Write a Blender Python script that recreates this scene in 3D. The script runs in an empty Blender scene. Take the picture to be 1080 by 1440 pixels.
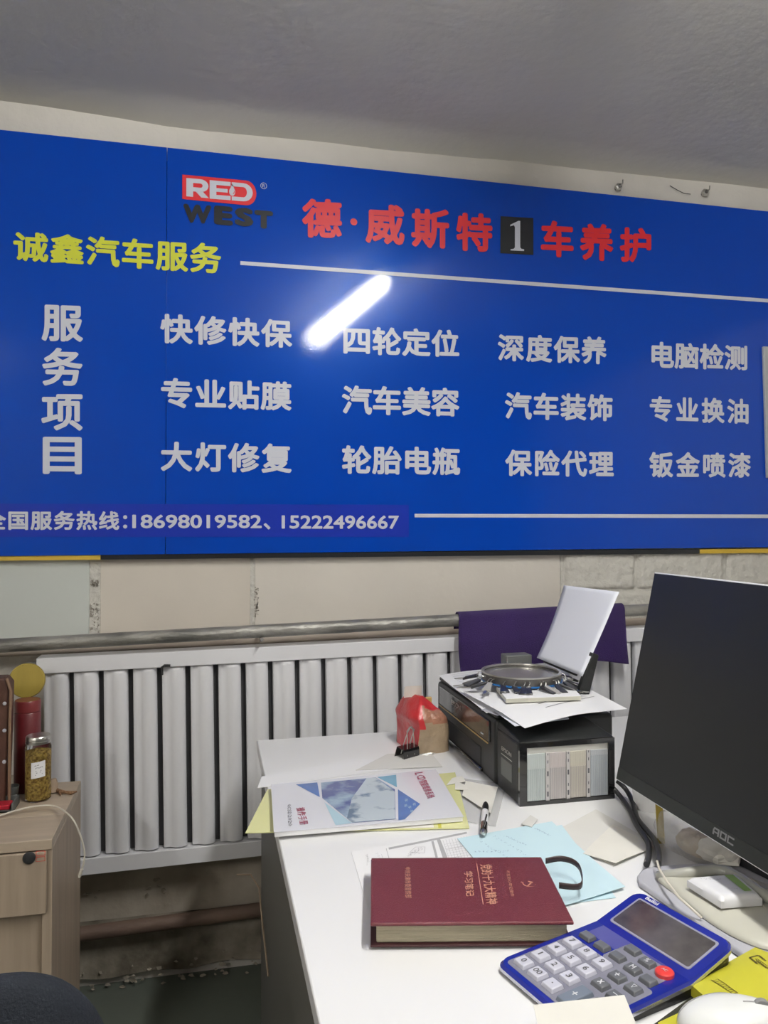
import bpy, bmesh, math, random
from mathutils import Vector, Matrix, noise
random.seed(7)
SC = bpy.context.scene
COL = SC.collection
PI = math.pi

# ---------------------------------------------------------------- camera
F = 1080.0; YAW = math.radians(12.9); PIT = math.radians(0.8); EYE = Vector((0, 0, 1.33))
cd = bpy.data.cameras.new('camera'); cam = bpy.data.objects.new('camera', cd); COL.objects.link(cam)
cd.sensor_fit = 'VERTICAL'; cd.sensor_height = 36.0; cd.lens = 36.0 * F / 1440.0; cd.clip_start = 0.01
cam.location = EYE; cam.rotation_euler = (PI / 2 + PIT, 0, -YAW)
SC.camera = cam
# ---------------------------------------------------------------- world, exposure
w = bpy.data.worlds.new('world'); SC.world = w; w.use_nodes = True
w.node_tree.nodes['Background'].inputs[0].default_value = (0.6, 0.7, 0.8, 1)
w.node_tree.nodes['Background'].inputs[1].default_value = 0.2
SC.view_settings.view_transform = 'Standard'; SC.view_settings.look = 'None'
SC.view_settings.exposure = 0.0; SC.view_settings.gamma = 1.0; SC.view_settings.use_curve_mapping = False
TUBE_POWER = 300.0        # emission of the ceiling tube over the desk
FILL_POWER = 330.0   # emission of the added fill light, out of view at the back left

# measuring helpers: a direction seen from the camera, met with a real plane
FW = Vector((math.sin(YAW) * math.cos(PIT), math.cos(YAW) * math.cos(PIT), math.sin(PIT)))
RT = Vector((math.cos(YAW), -math.sin(YAW), 0)); UP = RT.cross(FW)
def ray(px, py): return FW + RT * ((px - 540) / F) - UP * ((py - 720) / F)
def Pz(px, py, z): r = ray(px, py); return EYE + r * ((z - EYE.z) / r.z)
def Py(px, py, y): r = ray(px, py); return EYE + r * (y / r.y)

# ---------------------------------------------------------------- materials
def mat(name, col, rough=0.5, metal=0.0, coat=0.0, coat_rough=0.05, bump=0.0, bscale=80.0, var=0.0, vscale=6.0,
        col2=None, emit=None, trans=0.0, spec=0.5, alpha=1.0, detail=4.0, stretch=None, sheen=0.0, ior=None, vlo=0.35, vhi=0.65):
    m = bpy.data.materials.new(name); m.use_nodes = True
    nt = m.node_tree; b = nt.nodes['Principled BSDF']; I = b.inputs
    c = (col[0], col[1], col[2], 1)
    I['Base Color'].default_value = c; I['Roughness'].default_value = rough; I['Metallic'].default_value = metal
    I['Coat Weight'].default_value = coat; I['Coat Roughness'].default_value = coat_rough
    I['Specular IOR Level'].default_value = spec; I['Transmission Weight'].default_value = trans
    I['Alpha'].default_value = alpha; I['Sheen Weight'].default_value = sheen
    if ior: I['IOR'].default_value = ior
    if emit: I['Emission Color'].default_value = c; I['Emission Strength'].default_value = emit
    tc = nt.nodes.new('ShaderNodeTexCoord'); src = tc.outputs['Object']
    if stretch:
        mp = nt.nodes.new('ShaderNodeMapping'); mp.inputs['Scale'].default_value = stretch
        nt.links.new(src, mp.inputs[0]); src = mp.outputs[0]
    if var > 0 or col2:
        n = nt.nodes.new('ShaderNodeTexNoise'); n.inputs['Scale'].default_value = vscale; n.inputs['Detail'].default_value = detail
        nt.links.new(src, n.inputs['Vector'])
        r = nt.nodes.new('ShaderNodeValToRGB'); r.color_ramp.elements[0].position = vlo; r.color_ramp.elements[1].position = vhi
        c2 = col2 if col2 else tuple(x * (1 - var) for x in col)
        r.color_ramp.elements[0].color = (c2[0], c2[1], c2[2], 1); r.color_ramp.elements[1].color = c
        nt.links.new(n.outputs['Fac'], r.inputs[0]); nt.links.new(r.outputs[0], I['Base Color'])
    if bump > 0:
        n = nt.nodes.new('ShaderNodeTexNoise'); n.inputs['Scale'].default_value = bscale; n.inputs['Detail'].default_value = detail
        nt.links.new(src, n.inputs['Vector'])
        bp = nt.nodes.new('ShaderNodeBump'); bp.inputs['Strength'].default_value = bump; bp.inputs['Distance'].default_value = 0.01
        nt.links.new(n.outputs['Fac'], bp.inputs['Height']); nt.links.new(bp.outputs[0], I['Normal'])
        if coat: nt.links.new(bp.outputs[0], I['Coat Normal'])
    return m

M = {}
M['ceiling'] = mat('ceiling_paint', (0.69, 0.665, 0.60), 0.9, bump=0.15, bscale=30, var=0.08, vscale=2)
M['plaster'] = mat('wall_plaster', (0.66, 0.63, 0.58), 0.9, bump=0.3, bscale=25, var=0.12, vscale=3)
M['plaster_rough'] = mat('rough_block_paint', (0.62, 0.60, 0.55), 0.95, bump=0.9, bscale=45, var=0.12, vscale=9, detail=8)
M['panel_green'] = mat('greenish_board', (0.56, 0.59, 0.56), 0.7, var=0.05, vscale=2)
M['panel_cream'] = mat('cream_plaster', (0.64, 0.59, 0.52), 0.85, bump=0.1, bscale=15, var=0.06, vscale=4)
M['panel_pale'] = mat('pale_plaster', (0.66, 0.62, 0.56), 0.85, bump=0.15, bscale=20, var=0.07, vscale=3)
M['damp'] = mat('damp_plaster', (0.56, 0.51, 0.43), 0.95, bump=0.5, bscale=18, col2=(0.34, 0.29, 0.23), vscale=5, detail=7, vlo=0.36, vhi=0.62)
M['mould'] = mat('mouldy_plaster', (0.36, 0.32, 0.26), 0.95, bump=0.7, bscale=22, col2=(0.10, 0.085, 0.06), vscale=7, detail=8, vlo=0.38, vhi=0.6)
M['flake'] = mat('plaster_flake', (0.36, 0.32, 0.26), 0.9, bump=0.5, bscale=60)
M['mortar'] = mat('dark_mortar', (0.33, 0.30, 0.26), 0.95, bump=0.8, bscale=60)
M['floor'] = mat('painted_concrete', (0.13, 0.15, 0.125), 0.55, bump=0.1, bscale=20, var=0.25, vscale=3)
M['other_wall'] = mat('other_wall_paint', (0.66, 0.64, 0.6), 0.9, bump=0.1, bscale=12)
M['grey_wall'] = mat('grey_wall_paint', (0.24, 0.23, 0.22), 0.9, bump=0.1, bscale=12)
M['logo_grey'] = mat('logo_grey', (0.22, 0.22, 0.22), 0.4)
M['blue'] = mat('blue_sign_film', (0.0, 0.050, 0.42), 0.30, coat=0.75, coat_rough=0.062, bump=0.016, bscale=220, detail=2, spec=0.3)
M['blue_patch'] = mat('indigo_sign_film', (0.014, 0.034, 0.39), 0.34, coat=0.75, coat_rough=0.06, bump=0.010, bscale=150, detail=2, spec=0.35)
for k in ('blue', 'blue_patch'): M[k].node_tree.nodes['Principled BSDF'].inputs['Specular Tint'].default_value = (0.1, 0.35, 1.0, 1)
M['white_vinyl'] = mat('white_vinyl', (0.60, 0.62, 0.70), 0.35, coat=0.5, coat_rough=0.08)
M['yellow_vinyl'] = mat('yellow_vinyl', (0.62, 0.66, 0.04), 0.4, coat=0.5, coat_rough=0.08)
M['red_vinyl'] = mat('red_vinyl', (0.72, 0.02, 0.03), 0.4, coat=0.5, coat_rough=0.08)
M['black_vinyl'] = mat('black_vinyl', (0.006, 0.008, 0.012), 0.35, coat=0.5, coat_rough=0.08)
M['yellow_strip'] = mat('yellow_strip', (0.62, 0.42, 0.05), 0.5)
M['black_plastic'] = mat('black_plastic', (0.009, 0.010, 0.010), 0.42, bump=0.05, bscale=300)
M['black_gloss'] = mat('black_gloss_plastic', (0.010, 0.010, 0.011), 0.12, coat=0.8, coat_rough=0.05)
M['black_matte'] = mat('black_matte', (0.02, 0.02, 0.022), 0.6)
M['grey_plastic'] = mat('grey_plastic', (0.12, 0.125, 0.12), 0.4)
M['radiator'] = mat('radiator_enamel', (0.78, 0.78, 0.81), 0.38, var=0.07, vscale=3, bump=0.04, bscale=30, stretch=(1, 1, 0.2))
M['radiator_back'] = mat('radiator_gap', (0.10, 0.10, 0.105), 0.7)
M['pipe'] = mat('worn_silver_pipe', (0.36, 0.35, 0.32), 0.42, metal=0.45, bump=0.5, bscale=60, col2=(0.17, 0.165, 0.15), vscale=14, detail=8, stretch=(0.5, 1, 1))
M['pipe_cream'] = mat('cream_brown_pipe', (0.55, 0.48, 0.41), 0.6, bump=0.2, bscale=40, col2=(0.36, 0.30, 0.25), vscale=8, stretch=(0.4, 1, 1))
M['pipe_rust'] = mat('rusty_pipe', (0.25, 0.17, 0.125), 0.65, bump=0.3, bscale=50, col2=(0.13, 0.085, 0.065), vscale=9, stretch=(0.4, 1, 1))
M['purple'] = mat('purple_towel', (0.042, 0.012, 0.135), 0.95, bump=0.9, bscale=500, detail=2, sheen=0.06, var=0.15, vscale=8)
M['desk'] = mat('desk_laminate', (0.80, 0.80, 0.805), 0.35, var=0.02, vscale=2)
M['desk_side'] = mat('desk_side_grey', (0.13, 0.128, 0.118), 0.5)
M['wood'] = mat('pale_oak_board', (0.41, 0.325, 0.245), 0.5, bump=0.05, bscale=60, var=0.18, vscale=5, stretch=(9, 9, 0.6))
M['wood_top'] = mat('pale_oak_top', (0.46, 0.375, 0.285), 0.45, bump=0.05, bscale=60, var=0.15, vscale=5, stretch=(0.6, 9, 9))
M['paper'] = mat('white_paper', (0.82, 0.82, 0.83), 0.7)
M['paper_blueish'] = mat('bluish_white_paper', (0.80, 0.82, 0.89), 0.65)
M['paper_cream'] = mat('cream_paper', (0.74, 0.72, 0.66), 0.75, var=0.05, vscale=10)
M['paper_grey'] = mat('grey_white_paper', (0.68, 0.67, 0.64), 0.7, var=0.05, vscale=10)
M['paper_blue'] = mat('pale_blue_paper', (0.55, 0.73, 0.80), 0.75)
M['ink'] = mat('print_ink', (0.10, 0.10, 0.11), 0.7)
M['ink_pale'] = mat('pale_print_ink', (0.42, 0.42, 0.43), 0.7)
M['ink_blue'] = mat('pen_ink', (0.12, 0.22, 0.36), 0.7)
M['ink_red'] = mat('red_print_ink', (0.40, 0.08, 0.14), 0.6)
M['manual_white'] = mat('manual_cover', (0.72, 0.73, 0.80), 0.22, coat=0.6, coat_rough=0.1)
M['m_blue'] = mat('cover_blue', (0.07, 0.18, 0.52), 0.25, coat=0.6, coat_rough=0.1, var=0.2, vscale=12)
M['m_photo'] = mat('cover_photo', (0.07, 0.10, 0.30), 0.25, coat=0.6, coat_rough=0.1, col2=(0.34, 0.47, 0.62), vscale=16, detail=8, vlo=0.38, vhi=0.55)
M['m_photo2'] = mat('cover_photo_light', (0.50, 0.58, 0.66), 0.25, coat=0.6, coat_rough=0.1, col2=(0.10, 0.17, 0.28), vscale=24, detail=8, vlo=0.36, vhi=0.5)
M['m_sky'] = mat('cover_pale_blue', (0.42, 0.62, 0.74), 0.25, coat=0.6, coat_rough=0.1)
M['m_teal'] = mat('cover_teal', (0.16, 0.42, 0.62), 0.25, coat=0.6, coat_rough=0.1, var=0.2, vscale=20)
M['yellow_folder'] = mat('yellow_folder_film', (0.76, 0.76, 0.38), 0.25, coat=0.4, spec=0.5)
M['clear_film'] = mat('clear_film', (0.75, 0.75, 0.75), 0.2, alpha=0.38)
M['maroon'] = mat('maroon_leatherette', (0.135, 0.018, 0.026), 0.42, bump=0.25, bscale=700, detail=2, coat=0.25, coat_rough=0.3)
M['maroon_edge'] = mat('maroon_edge', (0.05, 0.012, 0.014), 0.6)
M['pages'] = mat('page_edges', (0.56, 0.50, 0.36), 0.85, bump=0.6, bscale=60, stretch=(1, 1, 40), var=0.2, vscale=10)
M['gold'] = mat('copper_foil', (0.66, 0.34, 0.22), 0.4, metal=0.15)
M['ribbon'] = mat('dark_ribbon', (0.035, 0.018, 0.02), 0.45)
M['calc_blue'] = mat('calculator_blue', (0.012, 0.022, 0.27), 0.22, coat=0.9, coat_rough=0.08, var=0.15, vscale=10)
M['calc_violet'] = mat('calculator_violet', (0.085, 0.085, 0.30), 0.25, coat=0.8, coat_rough=0.1)
M['silver_edge'] = mat('silver_edge', (0.55, 0.55, 0.62), 0.2, metal=0.8)
M['key_white'] = mat('pale_key', (0.56, 0.56, 0.64), 0.35)
M['key_bed'] = mat('key_bed_grey', (0.20, 0.20, 0.25), 0.45)
M['key_grey'] = mat('grey_key', (0.13, 0.135, 0.145), 0.3, coat=0.4)
M['key_plus'] = mat('bluish_grey_key', (0.17, 0.20, 0.25), 0.3, coat=0.4)
M['key_red'] = mat('red_key', (0.72, 0.055, 0.05), 0.3, coat=0.4)
M['lcd'] = mat('lcd_glass', (0.105, 0.095, 0.095), 0.14, coat=1, coat_rough=0.04, col2=(0.045, 0.042, 0.045), vscale=18)
M['lcd_rim'] = mat('lcd_rim', (0.45, 0.45, 0.55), 0.25, metal=0.4)
M['screen'] = mat('monitor_screen', (0.012, 0.013, 0.013), 0.35, spec=0.45)
M['screen_bezel'] = mat('monitor_bezel_black', (0.016, 0.018, 0.016), 0.3)
M['white_plastic'] = mat('white_plastic', (0.72, 0.72, 0.74), 0.3)
M['lav_plastic'] = mat('lavender_grey_plastic', (0.44, 0.44, 0.48), 0.4)
M['olive_plastic'] = mat('cream_grey_plastic', (0.50, 0.49, 0.42), 0.4)
M['tube_plastic'] = mat('grey_green_tube', (0.36, 0.36, 0.32), 0.25, coat=0.5)
M['green_label'] = mat('green_label', (0.28, 0.45, 0.12), 0.5)
M['glass'] = mat('clear_glass', (0.95, 0.97, 0.96), 0.03, trans=1.0, ior=1.3)
M['bag_film'] = mat('clear_bag_film', (0.72, 0.70, 0.66), 0.12, alpha=0.34, bump=1.0, bscale=35, spec=0.9)
M['grain'] = mat('yellow_brown_grain', (0.62, 0.43, 0.10), 0.6, bump=1.0, bscale=130, col2=(0.26, 0.15, 0.03), vscale=150)
M['steel'] = mat('steel', (0.62, 0.61, 0.58), 0.28, metal=1.0)
M['dark_steel'] = mat('dark_steel', (0.22, 0.21, 0.20), 0.4, metal=0.9, var=0.3, vscale=30)
M['thermos'] = mat('red_lacquer', (0.13, 0.012, 0.016), 0.4, coat=0.3)
M['thermos2'] = mat('red_lacquer_cap', (0.20, 0.028, 0.030), 0.35, coat=0.3)
M['mustard'] = mat('mustard_lid', (0.40, 0.30, 0.055), 0.55, var=0.12, vscale=20, stretch=(3, 1, 0.5))
M['leather'] = mat('brown_leather', (0.085, 0.035, 0.022), 0.55, bump=0.2, bscale=120, var=0.2, vscale=15)
M['leather_edge'] = mat('tan_leather_edge', (0.22, 0.13, 0.08), 0.6)
M['twig'] = mat('brown_twig', (0.22, 0.12, 0.06), 0.8, bump=0.8, bscale=150)
M['root'] = mat('pale_brown_wood', (0.36, 0.27, 0.19), 0.7, bump=0.4, bscale=80)
M['red_plastic'] = mat('red_plastic', (0.42, 0.012, 0.03), 0.35)
M['cable_white'] = mat('white_cable', (0.62, 0.58, 0.50), 0.45)
M['cable_black'] = mat('black_cable', (0.03, 0.03, 0.033), 0.4)
M['cable_grey'] = mat('grey_cable', (0.34, 0.34, 0.30), 0.45)
M['sack_red'] = mat('red_printed_paper', (0.55, 0.025, 0.03), 0.32, coat=0.4, bump=0.5, bscale=35, var=0.2, vscale=20)
M['sack_tan'] = mat('tan_crinkled_paper', (0.40, 0.30, 0.20), 0.35, coat=0.4, bump=0.6, bscale=40, var=0.25, vscale=18)
M['sack_brown'] = mat('translucent_brown_paper', (0.42, 0.20, 0.13), 0.3, coat=0.5, bump=0.6, bscale=45, var=0.25, vscale=18)
M['sack_gold'] = mat('gold_print', (0.50, 0.33, 0.12), 0.4)
M['tank_frame'] = mat('tank_frame_plastic', (0.58, 0.57, 0.53), 0.35)
M['tank_strip'] = mat('tank_label_strip', (0.50, 0.48, 0.47), 0.5)
for k, c1, c2 in (('tank_cyan', (0.50, 0.54, 0.53), (0.39, 0.43, 0.43)), ('tank_magenta', (0.54, 0.49, 0.48), (0.39, 0.37, 0.37)),
                  ('tank_yellow', (0.56, 0.53, 0.45), (0.40, 0.37, 0.34)), ('tank_black', (0.46, 0.48, 0.50), (0.37, 0.40, 0.43))):
    M[k] = mat(k + '_upper', c1, 0.3, coat=0.5); M[k + '_ink'] = mat(k + '_ink', c2, 0.3, coat=0.5)
M['yellow_card'] = mat('bright_yellow_packet', (0.50, 0.47, 0.035), 0.45, coat=0.2)
M['yellow_ink'] = mat('olive_print', (0.09, 0.07, 0.01), 0.5)
M['mouse_white'] = mat('mouse_white', (0.74, 0.75, 0.74), 0.25, coat=0.5)
M['mouse_seam'] = mat('mouse_seam', (0.24, 0.24, 0.24), 0.5)
M['mousepad'] = mat('dark_mouse_mat', (0.018, 0.018, 0.012), 0.8, col2=(0.03, 0.028, 0.01), vscale=8)
M['navy'] = mat('navy_chair_fabric', (0.007, 0.011, 0.019), 0.85, bump=0.3, bscale=300, var=0.25, vscale=6)
M['lamp_white'] = mat('lamp_housing', (0.7, 0.7, 0.7), 0.5)
M['tube_glow'] = mat('tube_glow', (1.0, 0.985, 0.95), 0.5, emit=TUBE_POWER)
M['fill_glow'] = mat('fill_glow', (1.0, 0.97, 0.92), 0.5, emit=FILL_POWER)
M['switch_white'] = mat('off_white_sheet', (0.42, 0.44, 0.45), 0.5)
M['fob_black'] = mat('key_fob_black', (0.02, 0.02, 0.022), 0.3, coat=0.4)
M['fob_grey'] = mat('key_fob_grey', (0.36, 0.35, 0.34), 0.4)
M['hoop_blue'] = mat('blue_band', (0.02, 0.16, 0.46), 0.35, coat=0.4)
M['red_line'] = mat('red_trim', (0.6, 0.04, 0.03), 0.4)

# ---------------------------------------------------------------- mesh builder
class MB:
    def __init__(s): s.v = []; s.f = []; s.m = []
    def add(s, vs, fs, mi=0):
        b = len(s.v); s.v += [Vector(p) for p in vs]; s.f += [tuple(b + i for i in f) for f in fs]; s.m += [mi] * len(fs); return s
    def box(s, x0, x1, y0, y1, z0, z1, mi=0, T=None):
        vs = [Vector((x, y, z)) for z in (z0, z1) for x, y in ((x0, y0), (x1, y0), (x1, y1), (x0, y1))]
        if T: vs = [T @ p for p in vs]
        return s.add(vs, [(0, 3, 2, 1), (4, 5, 6, 7), (0, 1, 5, 4), (1, 2, 6, 5), (2, 3, 7, 6), (3, 0, 4, 7)], mi)
    def prism(s, poly, z0, z1, mi=0, T=None):       # poly xy, counter-clockwise
        n = len(poly); g0 = z0 if callable(z0) else (lambda x, y: z0); g1 = z1 if callable(z1) else (lambda x, y: z1)
        vs = [Vector((x, y, g0(x, y))) for x, y in poly] + [Vector((x, y, g1(x, y))) for x, y in poly]
        if T: vs = [T @ p for p in vs]
        fs = [tuple(range(n - 1, -1, -1)), tuple(range(n, 2 * n))] + [(i, (i + 1) % n, n + (i + 1) % n, n + i) for i in range(n)]
        return s.add(vs, fs, mi)
    def tube(s, pts, r, n=10, mi=0, caps=True, closed=False):
        pts = [Vector(p) for p in pts]; k = len(pts); rr = r if isinstance(r, (list, tuple)) else [r] * k
        vs = []; prev = None
        for i, p in enumerate(pts):
            a = pts[(i - 1) % k] if (i > 0 or closed) else p; b = pts[(i + 1) % k] if (i < k - 1 or closed) else p
            t = (b - a).normalized()
            if prev is None: prev = t.orthogonal().normalized()
            prev = (prev - t * prev.dot(t)).normalized(); q = t.cross(prev)
            for j in range(n):
                an = 2 * PI * j / n; vs.append(p + (prev * math.cos(an) + q * math.sin(an)) * rr[i])
        fs = []
        for i in range(k if closed else k - 1):
            i2 = (i + 1) % k
            for j in range(n): fs.append((i * n + j, i * n + (j + 1) % n, i2 * n + (j + 1) % n, i2 * n + j))
        if caps and not closed: fs += [tuple(range(n - 1, -1, -1)), tuple(range((k - 1) * n, k * n))]
        return s.add(vs, fs, mi)
    def lathe(s, prof, c=(0, 0, 0), n=32, mi=0, T=None):
        vs = []; c = Vector(c)
        for r, z in prof:
            for j in range(n):
                a = 2 * PI * j / n; p = Vector((r * math.cos(a), r * math.sin(a), z))
                vs.append((T @ p if T else p) + c)
        fs = [(i * n + j, i * n + (j + 1) % n, (i + 1) * n + (j + 1) % n, (i + 1) * n + j) for i in range(len(prof) - 1) for j in range(n)]
        if prof[0][0] > 1e-6: fs.append(tuple(range(n - 1, -1, -1)))
        if prof[-1][0] > 1e-6: fs.append(tuple(range((len(prof) - 1) * n, len(prof) * n)))
        return s.add(vs, fs, mi)
    def grid(s, fn, nu, nv, mi=0):
        vs = [fn(i / nu, j / nv) for j in range(nv + 1) for i in range(nu + 1)]
        fs = [(j * (nu + 1) + i, j * (nu + 1) + i + 1, (j + 1) * (nu + 1) + i + 1, (j + 1) * (nu + 1) + i) for j in range(nv) for i in range(nu)]
        return s.add(vs, fs, mi)
    def slab(s, fn, nu, nv, th, mi=0):              # closed thin sheet following fn, thickness below it
        n1 = (nu + 1) * (nv + 1); a = [fn(i / nu, j / nv) for j in range(nv + 1) for i in range(nu + 1)]
        dn = th if isinstance(th, Vector) else Vector((0, 0, -th)); vs = a + [p + dn for p in a]
        idx = lambda i, j: j * (nu + 1) + i; fs = []
        for j in range(nv):
            for i in range(nu):
                q = (idx(i, j), idx(i + 1, j), idx(i + 1, j + 1), idx(i, j + 1)); fs.append(q); fs.append(tuple(n1 + k for k in reversed(q)))
        ring = [idx(i, 0) for i in range(nu)] + [idx(nu, j) for j in range(nv)] + [idx(i, nv) for i in range(nu, 0, -1)] + [idx(0, j) for j in range(nv, 0, -1)]
        for k in range(len(ring)): a_, b_ = ring[k], ring[(k + 1) % len(ring)]; fs.append((a_, n1 + a_, n1 + b_, b_))
        return s.add(vs, fs, mi)

WM = {}                                             # world matrices of the things
def build(name, mb, mats, parent=None, smooth=False, bevel=0.0, local=False, origin=None, auto=True, seg=2):
    """one mesh object; coordinates are world ones unless local=True"""
    me = bpy.data.meshes.new(name)
    if not isinstance(mats, (list, tuple)): mats = [mats]
    W = WM[parent.name] if parent else Matrix.Identity(4)
    if not parent and origin is None and not local:
        n = max(1, len(mb.v)); xs = [p.x for p in mb.v]; ys = [p.y for p in mb.v]; zs = [p.z for p in mb.v]
        origin = ((min(xs) + max(xs)) / 2, (min(ys) + max(ys)) / 2, min(zs))
    vs = mb.v
    my = W
    if origin is not None: my = Matrix.Translation(Vector(origin))
    if not local or origin is not None:
        inv = my.inverted(); vs = [inv @ p for p in mb.v]
    me.from_pydata([tuple(p) for p in vs], [], mb.f)
    for m in mats: me.materials.append(M[m] if isinstance(m, str) else m)
    me.polygons.foreach_set('material_index', mb.m)
    me.validate(); me.update()
    if smooth: me.shade_smooth()
    o = bpy.data.objects.new(name, me); COL.objects.link(o)
    if parent:
        o.parent = parent
        if origin is not None: o.location = W.inverted() @ Vector(origin)
    elif origin is not None: o.location = origin
    WM[o.name] = my.copy()
    if bevel > 0:
        b = o.modifiers.new('bevel', 'BEVEL'); b.width = bevel; b.segments = seg; b.limit_method = 'ANGLE'; b.angle_limit = math.radians(40)
        if not smooth:
            me.shade_smooth(); 
    if (smooth or bevel > 0) and auto:
        try: me.set_sharp_from_angle(angle=math.radians(38))
        except Exception: pass
    return o
def tag(o, label, cat, group=None):
    o['label'] = label; o['category'] = cat
    if group: o['group'] = group
    return o
def thing(name, loc, label, cat, rz=0.0, group=None, R=None):
    o = bpy.data.objects.new(name, None); COL.objects.link(o); o.empty_display_size = 0.05
    mt = Matrix.Translation(Vector(loc)) @ (R if R else Matrix.Rotation(rz, 4, 'Z'))
    o.matrix_basis = mt; WM[o.name] = mt.copy(); return tag(o, label, cat, group)
def struct(o): o['kind'] = 'structure'; return o

# flat lettering from the built-in font, mapped through a function of its own em coordinates
_tc = bpy.data.curves.new('type', 'FONT'); _to = bpy.data.objects.new('type', _tc); COL.objects.link(_to)
def glyphs(txt, bold=0.0, res=3):
    _tc.body = txt; _tc.offset = bold; _tc.resolution_u = res
    bpy.context.view_layer.update(); dg = bpy.context.evaluated_depsgraph_get()
    me = bpy.data.meshes.new_from_object(_to.evaluated_get(dg))
    vs = [v.co.copy() for v in me.vertices]; fs = [tuple(p.vertices) for p in me.polygons]; bpy.data.meshes.remove(me)
    return vs, fs
def put_glyphs(mb, txt, fn, bold=0.0, bbox=None, mi=0, res=3):
    """heavier weights are made by laying shifted copies of the same outline over each other"""
    vs, fs = glyphs(txt, 0.0, res)
    if bold:
        base, bf = vs, fs; vs, fs = [], []
        for k in range(8):
            a = PI * k / 4; b0 = len(vs); vs += [v + Vector((bold * math.cos(a), bold * math.sin(a), 0)) for v in base]
            fs += [tuple(b0 + i for i in f) for f in bf]
    if bbox is None:
        xs = [v.x for v in vs]; ys = [v.y for v in vs]; bbox = (min(xs), max(xs), min(ys), max(ys))
    x0, x1, y0, y1 = bbox
    pts = [fn((v.x - x0) / (x1 - x0), (v.y - y0) / (y1 - y0)) for v in vs]
    if bold:                                         # each copy a hair prouder than the last, so none share a plane
        p, n = fn(.5, .5), (fn(1, .5) - fn(.5, .5)).cross(fn(.5, 1) - fn(.5, .5)).normalized()
        k = max(range(3), key=lambda i: abs(n[i])); n = n if (n[k] > 0) == (k == 2) else -n
        m_ = len(pts) // 8; pts = [q + n * (.00004 * (i // m_)) for i, q in enumerate(pts)]
    mb.add(pts, fs, mi)
EM = (0.035, 0.965, -0.10, 0.87)
def lerp2(A, B, C_, D): return lambda u, v: (A * (1 - u) + B * u) * (1 - v) + (C_ * (1 - u) + D * u) * v
def cjk_line(mb, txt, bl, br, tl, tr, cw, bold=0.022, mi=0):
    """txt spread between the corners bl..tr (world points); cw = width of one character as a share of the height"""
    W = (br - bl).length; H = (tl - bl).length; n = len(txt); c = cw * H / W; pitch = (1 - c) / max(1, n - 1)
    f = lerp2(bl, br, tl, tr)
    for i, ch in enumerate(txt):
        if ch == '·' or ch == ' ': continue
        u0 = pitch * i
        put_glyphs(mb, ch, lambda u, v, u0=u0: f(u0 + u * c, v), bold, EM, mi)

# ================================================================ ROOM
YW = 2.36                                            # the wall with the sign
XL, XR, YB = -2.6, 3.2, -2.6
def ceil_z(x):
    pts = [(-2.6, 2.53), (-0.58, 2.525), (-0.3, 2.515), (-0.09, 2.499), (0.34, 2.504), (0.54, 2.502), (1.02, 2.515), (1.5, 2.518), (3.2, 2.515)]
    for (a, za), (b, zb) in zip(pts, pts[1:]):
        if x <= b: return za + (zb - za) * (x - a) / (b - a)
    return 2.515
def cf(u, v):
    x = XL - .05 + (XR - XL + .1) * u; y = YB - .05 + (YW + .06 - YB) * v
    k = max(0, 1 - (YW - y) / 0.12); z = 2.53 + (ceil_z(x) - 2.53) * (k * k * (3 - 2 * k) if k > 0 else 0)
    z += 0.004 * noise.noise(Vector((x * 2, y * 2, 0)))
    return Vector((x, y, z))
c = MB(); c.grid(cf, 70, 90)
c.f = [tuple(reversed(f)) for f in c.f]
struct(build('ceiling', c, 'ceiling', smooth=True, auto=False))
c = MB(); c.box(XL, XR, YB, YW, -0.05, 0.0); struct(build('floor', c, 'floor'))
wb = MB(); wb.box(XL, XR, YW, YW + 0.1, 0.0, 2.56); wall = struct(build('wall_back', wb, 'plaster', origin=(0, YW, 0)))
struct(build('wall_left', MB().box(XL - .1, XL, YB, YW, 0, 2.56), 'other_wall'))
struct(build('wall_right', MB().box(XR, XR + .1, YB, YW, 0, 2.56), 'other_wall'))
struct(build('wall_front', MB().box(XL, XR, YB - .1, YB, 0, 2.56), 'grey_wall'))
# uneven plaster band over the sign
def band(u, v):
    x = XL + .01 + (XR - XL - .02) * u; z = 2.38 + (ceil_z(x) + .012 - 2.38) * v
    d = 0.004 + 0.010 * v * v + 0.006 * abs(noise.noise(Vector((x * 3, z * 5, 1)))) + 0.003 * abs(noise.noise(Vector((x * 14, z * 20, 4))))
    return Vector((x, YW - d, z))
b = MB(); b.grid(band, 260, 8); b.f = [f for f in b.f]
build('plaster_band', b, 'plaster', wall, smooth=True, auto=False)
# plaster sheets between sign and radiator, with a worn seam
def sheet_on_wall(px0, px1, z0, z1, d, m, amp=0.0):
    a = Py(px0, 830, YW).x; e = Py(px1, 830, YW).x
    return MB().box(a, e, YW - d, YW, z0, z1), m
for px0, px1, d, m in ((-160, 126, .008, 'panel_green'), (141, 352, .005, 'panel_cream'), (358, 786, .006, 'panel_pale')):
    g, m = sheet_on_wall(px0, px1, 0.98, 1.30, d, m)
    build('plaster_sheet', g, m, wall, bevel=0.002)
sm = MB()
def seam_f(px0, px1, y0, y1, Mx):
    A = Py(px0, y0, YW - .004); B = Py(px1, y1, YW - .004)
    def f(u, v):
        x = A.x + (B.x - A.x) * u; z = B.z + (A.z - B.z) * v
        return Vector((x, YW - .003 - .007 * abs(noise.noise(Vector((x * 90, z * 90, 3)))), z))
    return f
sm.grid(seam_f(126, 141, 786, 905, 1), 8, 60); sm.grid(seam_f(352, 358, 786, 900, 1), 4, 60)
build('worn_seam', sm, 'plaster_rough', wall, smooth=True, auto=False)
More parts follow.
